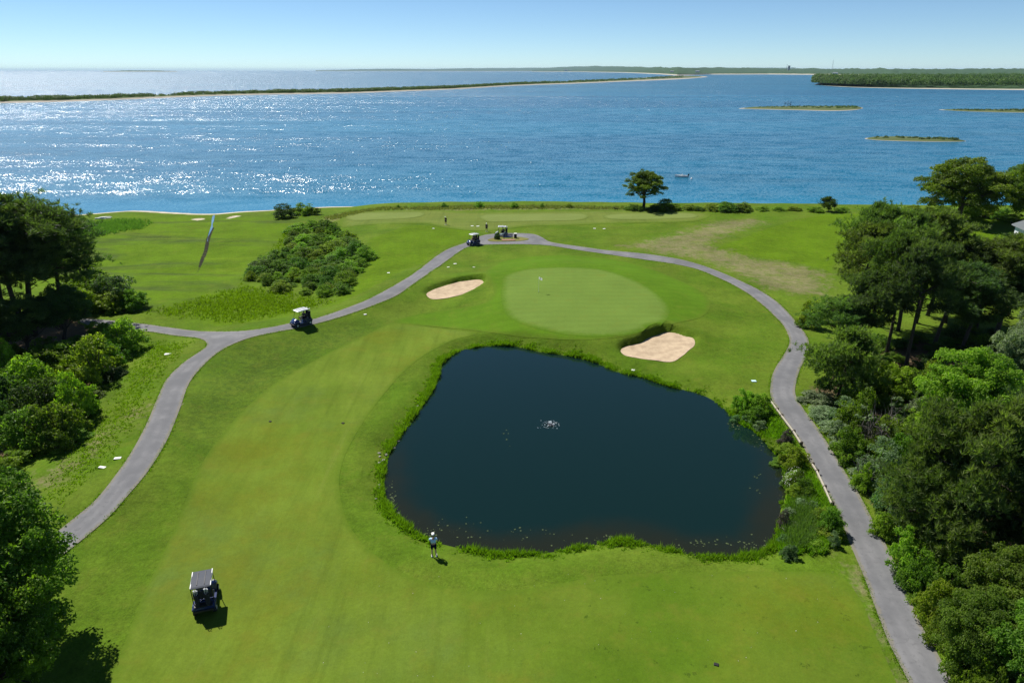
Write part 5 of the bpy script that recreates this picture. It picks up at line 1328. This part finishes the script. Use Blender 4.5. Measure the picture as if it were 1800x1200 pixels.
# boat and buoy
bp = Vector(at_z(1198, 311, SEA)); e = empty('motor_boat', bp, R(80), 'small white motor boat moored off the shore by the lone tree', 'boat')
hm = MB(); rings = []
for k in range(9):
    t = k / 8; y = -1.9 + 4.0 * t; w_ = .82 * (1 - max(0, t - .45) ** 2.2 * 3.3); w_ = max(.03, w_); zt = .42 + .22 * t * t
    rings.append([hm.bm.verts.new(q) for q in ((-w_, y, zt), (-w_ * .93, y, .12), (-w_ * .55, y, -.12), (0, y, -.2 + .12 * t), (w_ * .55, y, -.12), (w_ * .93, y, .12), (w_, y, zt), (w_ * .86, y, zt - .02), (w_ * .7, y, .08), (-w_ * .7, y, .08), (-w_ * .86, y, zt - .02))])
for a, b in zip(rings, rings[1:]):
    for k in range(11): hm.bm.faces.new((a[k], a[(k + 1) % 11], b[(k + 1) % 11], b[k]))
hm.bm.faces.new(rings[0]); hm.bm.faces.new(rings[-1][::-1]); hm.build('hull', 'hull_white', e)
MB().box((0, -.1, .42), (.5, .4, .75), bevel=.05).build('console', 'hull_white', e); MB().box((0, -.75, .34), (1.1, .35, .08), bevel=.02).build('thwart', 'seat_vinyl', e)
ob = MB().box((0, -2.1, .72), (.36, .48, .46), bevel=.06).box((0, -2.05, .2), (.16, .2, .8)).build('outboard_motor', 'black_plastic', e)
MB().box((0, .2, .95), (.46, .03, .35), Matrix.Rotation(R(20), 3, 'X')).build('windscreen', 'window_glass', e)
bq = Vector(at_z(1215.5, 315, SEA)); e = empty('mooring_buoy', bq, 0, 'white ball buoy floating right of the motor boat', 'buoy')
MB().ball((0, 0, .12), .30, 3).build('float', 'buoy_white', e, True); MB().tube([(0, 0, .4), (0, 0, .55)], .03, 6).build('eye', 'black_plastic', e)
bp = on_ground(1570, 367.5, .1); e = empty('rowing_boat', bp, R(85), 'pale rowing boat lying on the bank before the right shore', 'boat')
rb = MB(); rings = []
for k in range(7):
    t = k / 6; y = -1.6 + 3.2 * t; w_ = .62 * math.sin(math.pi * (.12 + .80 * t)) ** .7
    rings.append([rb.bm.verts.new(q) for q in ((-w_, y, 0), (-w_ * .85, y, .28), (0, y, .42), (w_ * .85, y, .28), (w_, y, 0))])
for a, b in zip(rings, rings[1:]):
    for k in range(4): rb.bm.faces.new((a[k], a[k + 1], b[k + 1], b[k]))
rb.bm.faces.new(rings[0]); rb.bm.faces.new(rings[-1][::-1]); rb.build('hull', 'teal_lid', e); MB().box((0, 0, .43), (.08, 3.1, .05)).build('keel', 'white_paint', e)

# dark dog standing on the shore bank, driftwood heap on the marsh
def dog(loc, rz, lab):
    e = empty('dog', loc, rz, lab, 'dog')
    V = [(0, -.28, .42), (0, 0, .44), (0, .26, .47), (0, .42, .60), (0, .52, .64), (0, .64, .61), (0, -.42, .46), (0, -.58, .60)]; Rr = [(.10, .12), (.11, .13), (.12, .15), .08, .085, .045, .03, .02]; E = [(0, 1), (1, 2), (2, 3), (3, 4), (4, 5), (0, 6), (6, 7)]
    for s in (-1, 1):
        b = len(V); V += [(s * .09, .26, .34), (s * .09, .24, .18), (s * .09, .25, .03), (s * .09, .30, .02)]; Rr += [.06, .038, .03, .03]; E += [(2, b), (b, b + 1), (b + 1, b + 2), (b + 2, b + 3)]
        b = len(V); V += [(s * .09, -.24, .33), (s * .10, -.20, .24), (s * .10, -.36, .15), (s * .10, -.34, .03), (s * .10, -.29, .02)]; Rr += [.075, .05, .032, .028, .03]; E += [(0, b), (b, b + 1), (b + 1, b + 2), (b + 2, b + 3), (b + 3, b + 4)]
        b = len(V); V += [(s * .07, .49, .74)]; Rr += [.025]; E += [(4, b)]
    skin_obj('body', V, E, Rr, 'hair_dark', e, 1)
dog(on_ground(1083, 370), R(95), 'dark four-legged dog standing on the shore bank left of the lone tree')
p = on_ground(182, 384); e = empty('driftwood_heap', p, .2, 'whitish driftwood heap lying on the marsh near the left shore', 'driftwood'); rng = np.random.RandomState(9)
for k in range(9):
    a = rng.uniform(-.5, .5); L = rng.uniform(1.0, 2.2); c = Vector((rng.uniform(-.9, .9), rng.uniform(-.5, .5), .12 + .09 * (k // 3))); dv = Vector((math.cos(a), math.sin(a), rng.uniform(-.05, .1))) * L / 2
    MB().tube([c - dv, c + Vector((0, 0, .04)), c + dv], [.13, .12, .08], 7).build('log', 'pale_slab', e)

# ------------------------------------------------------------------ the air over the bay
m, t, o = nodes('haze'); pv = t.nodes.new('ShaderNodeVolumePrincipled')
pv.inputs['Color'].default_value = (.58, .80, 1.0, 1); pv.inputs['Density'].default_value = 1.7e-5; pv.inputs['Anisotropy'].default_value = 0.0
t.links.new(pv.outputs[0], o.inputs['Volume'])
hzb = MB().box((0, 35000, 68), (124000, 72000, 148)).build('haze', 'haze'); stuff(hzb, 'thin pale haze over the bay and far shores', 'haze')
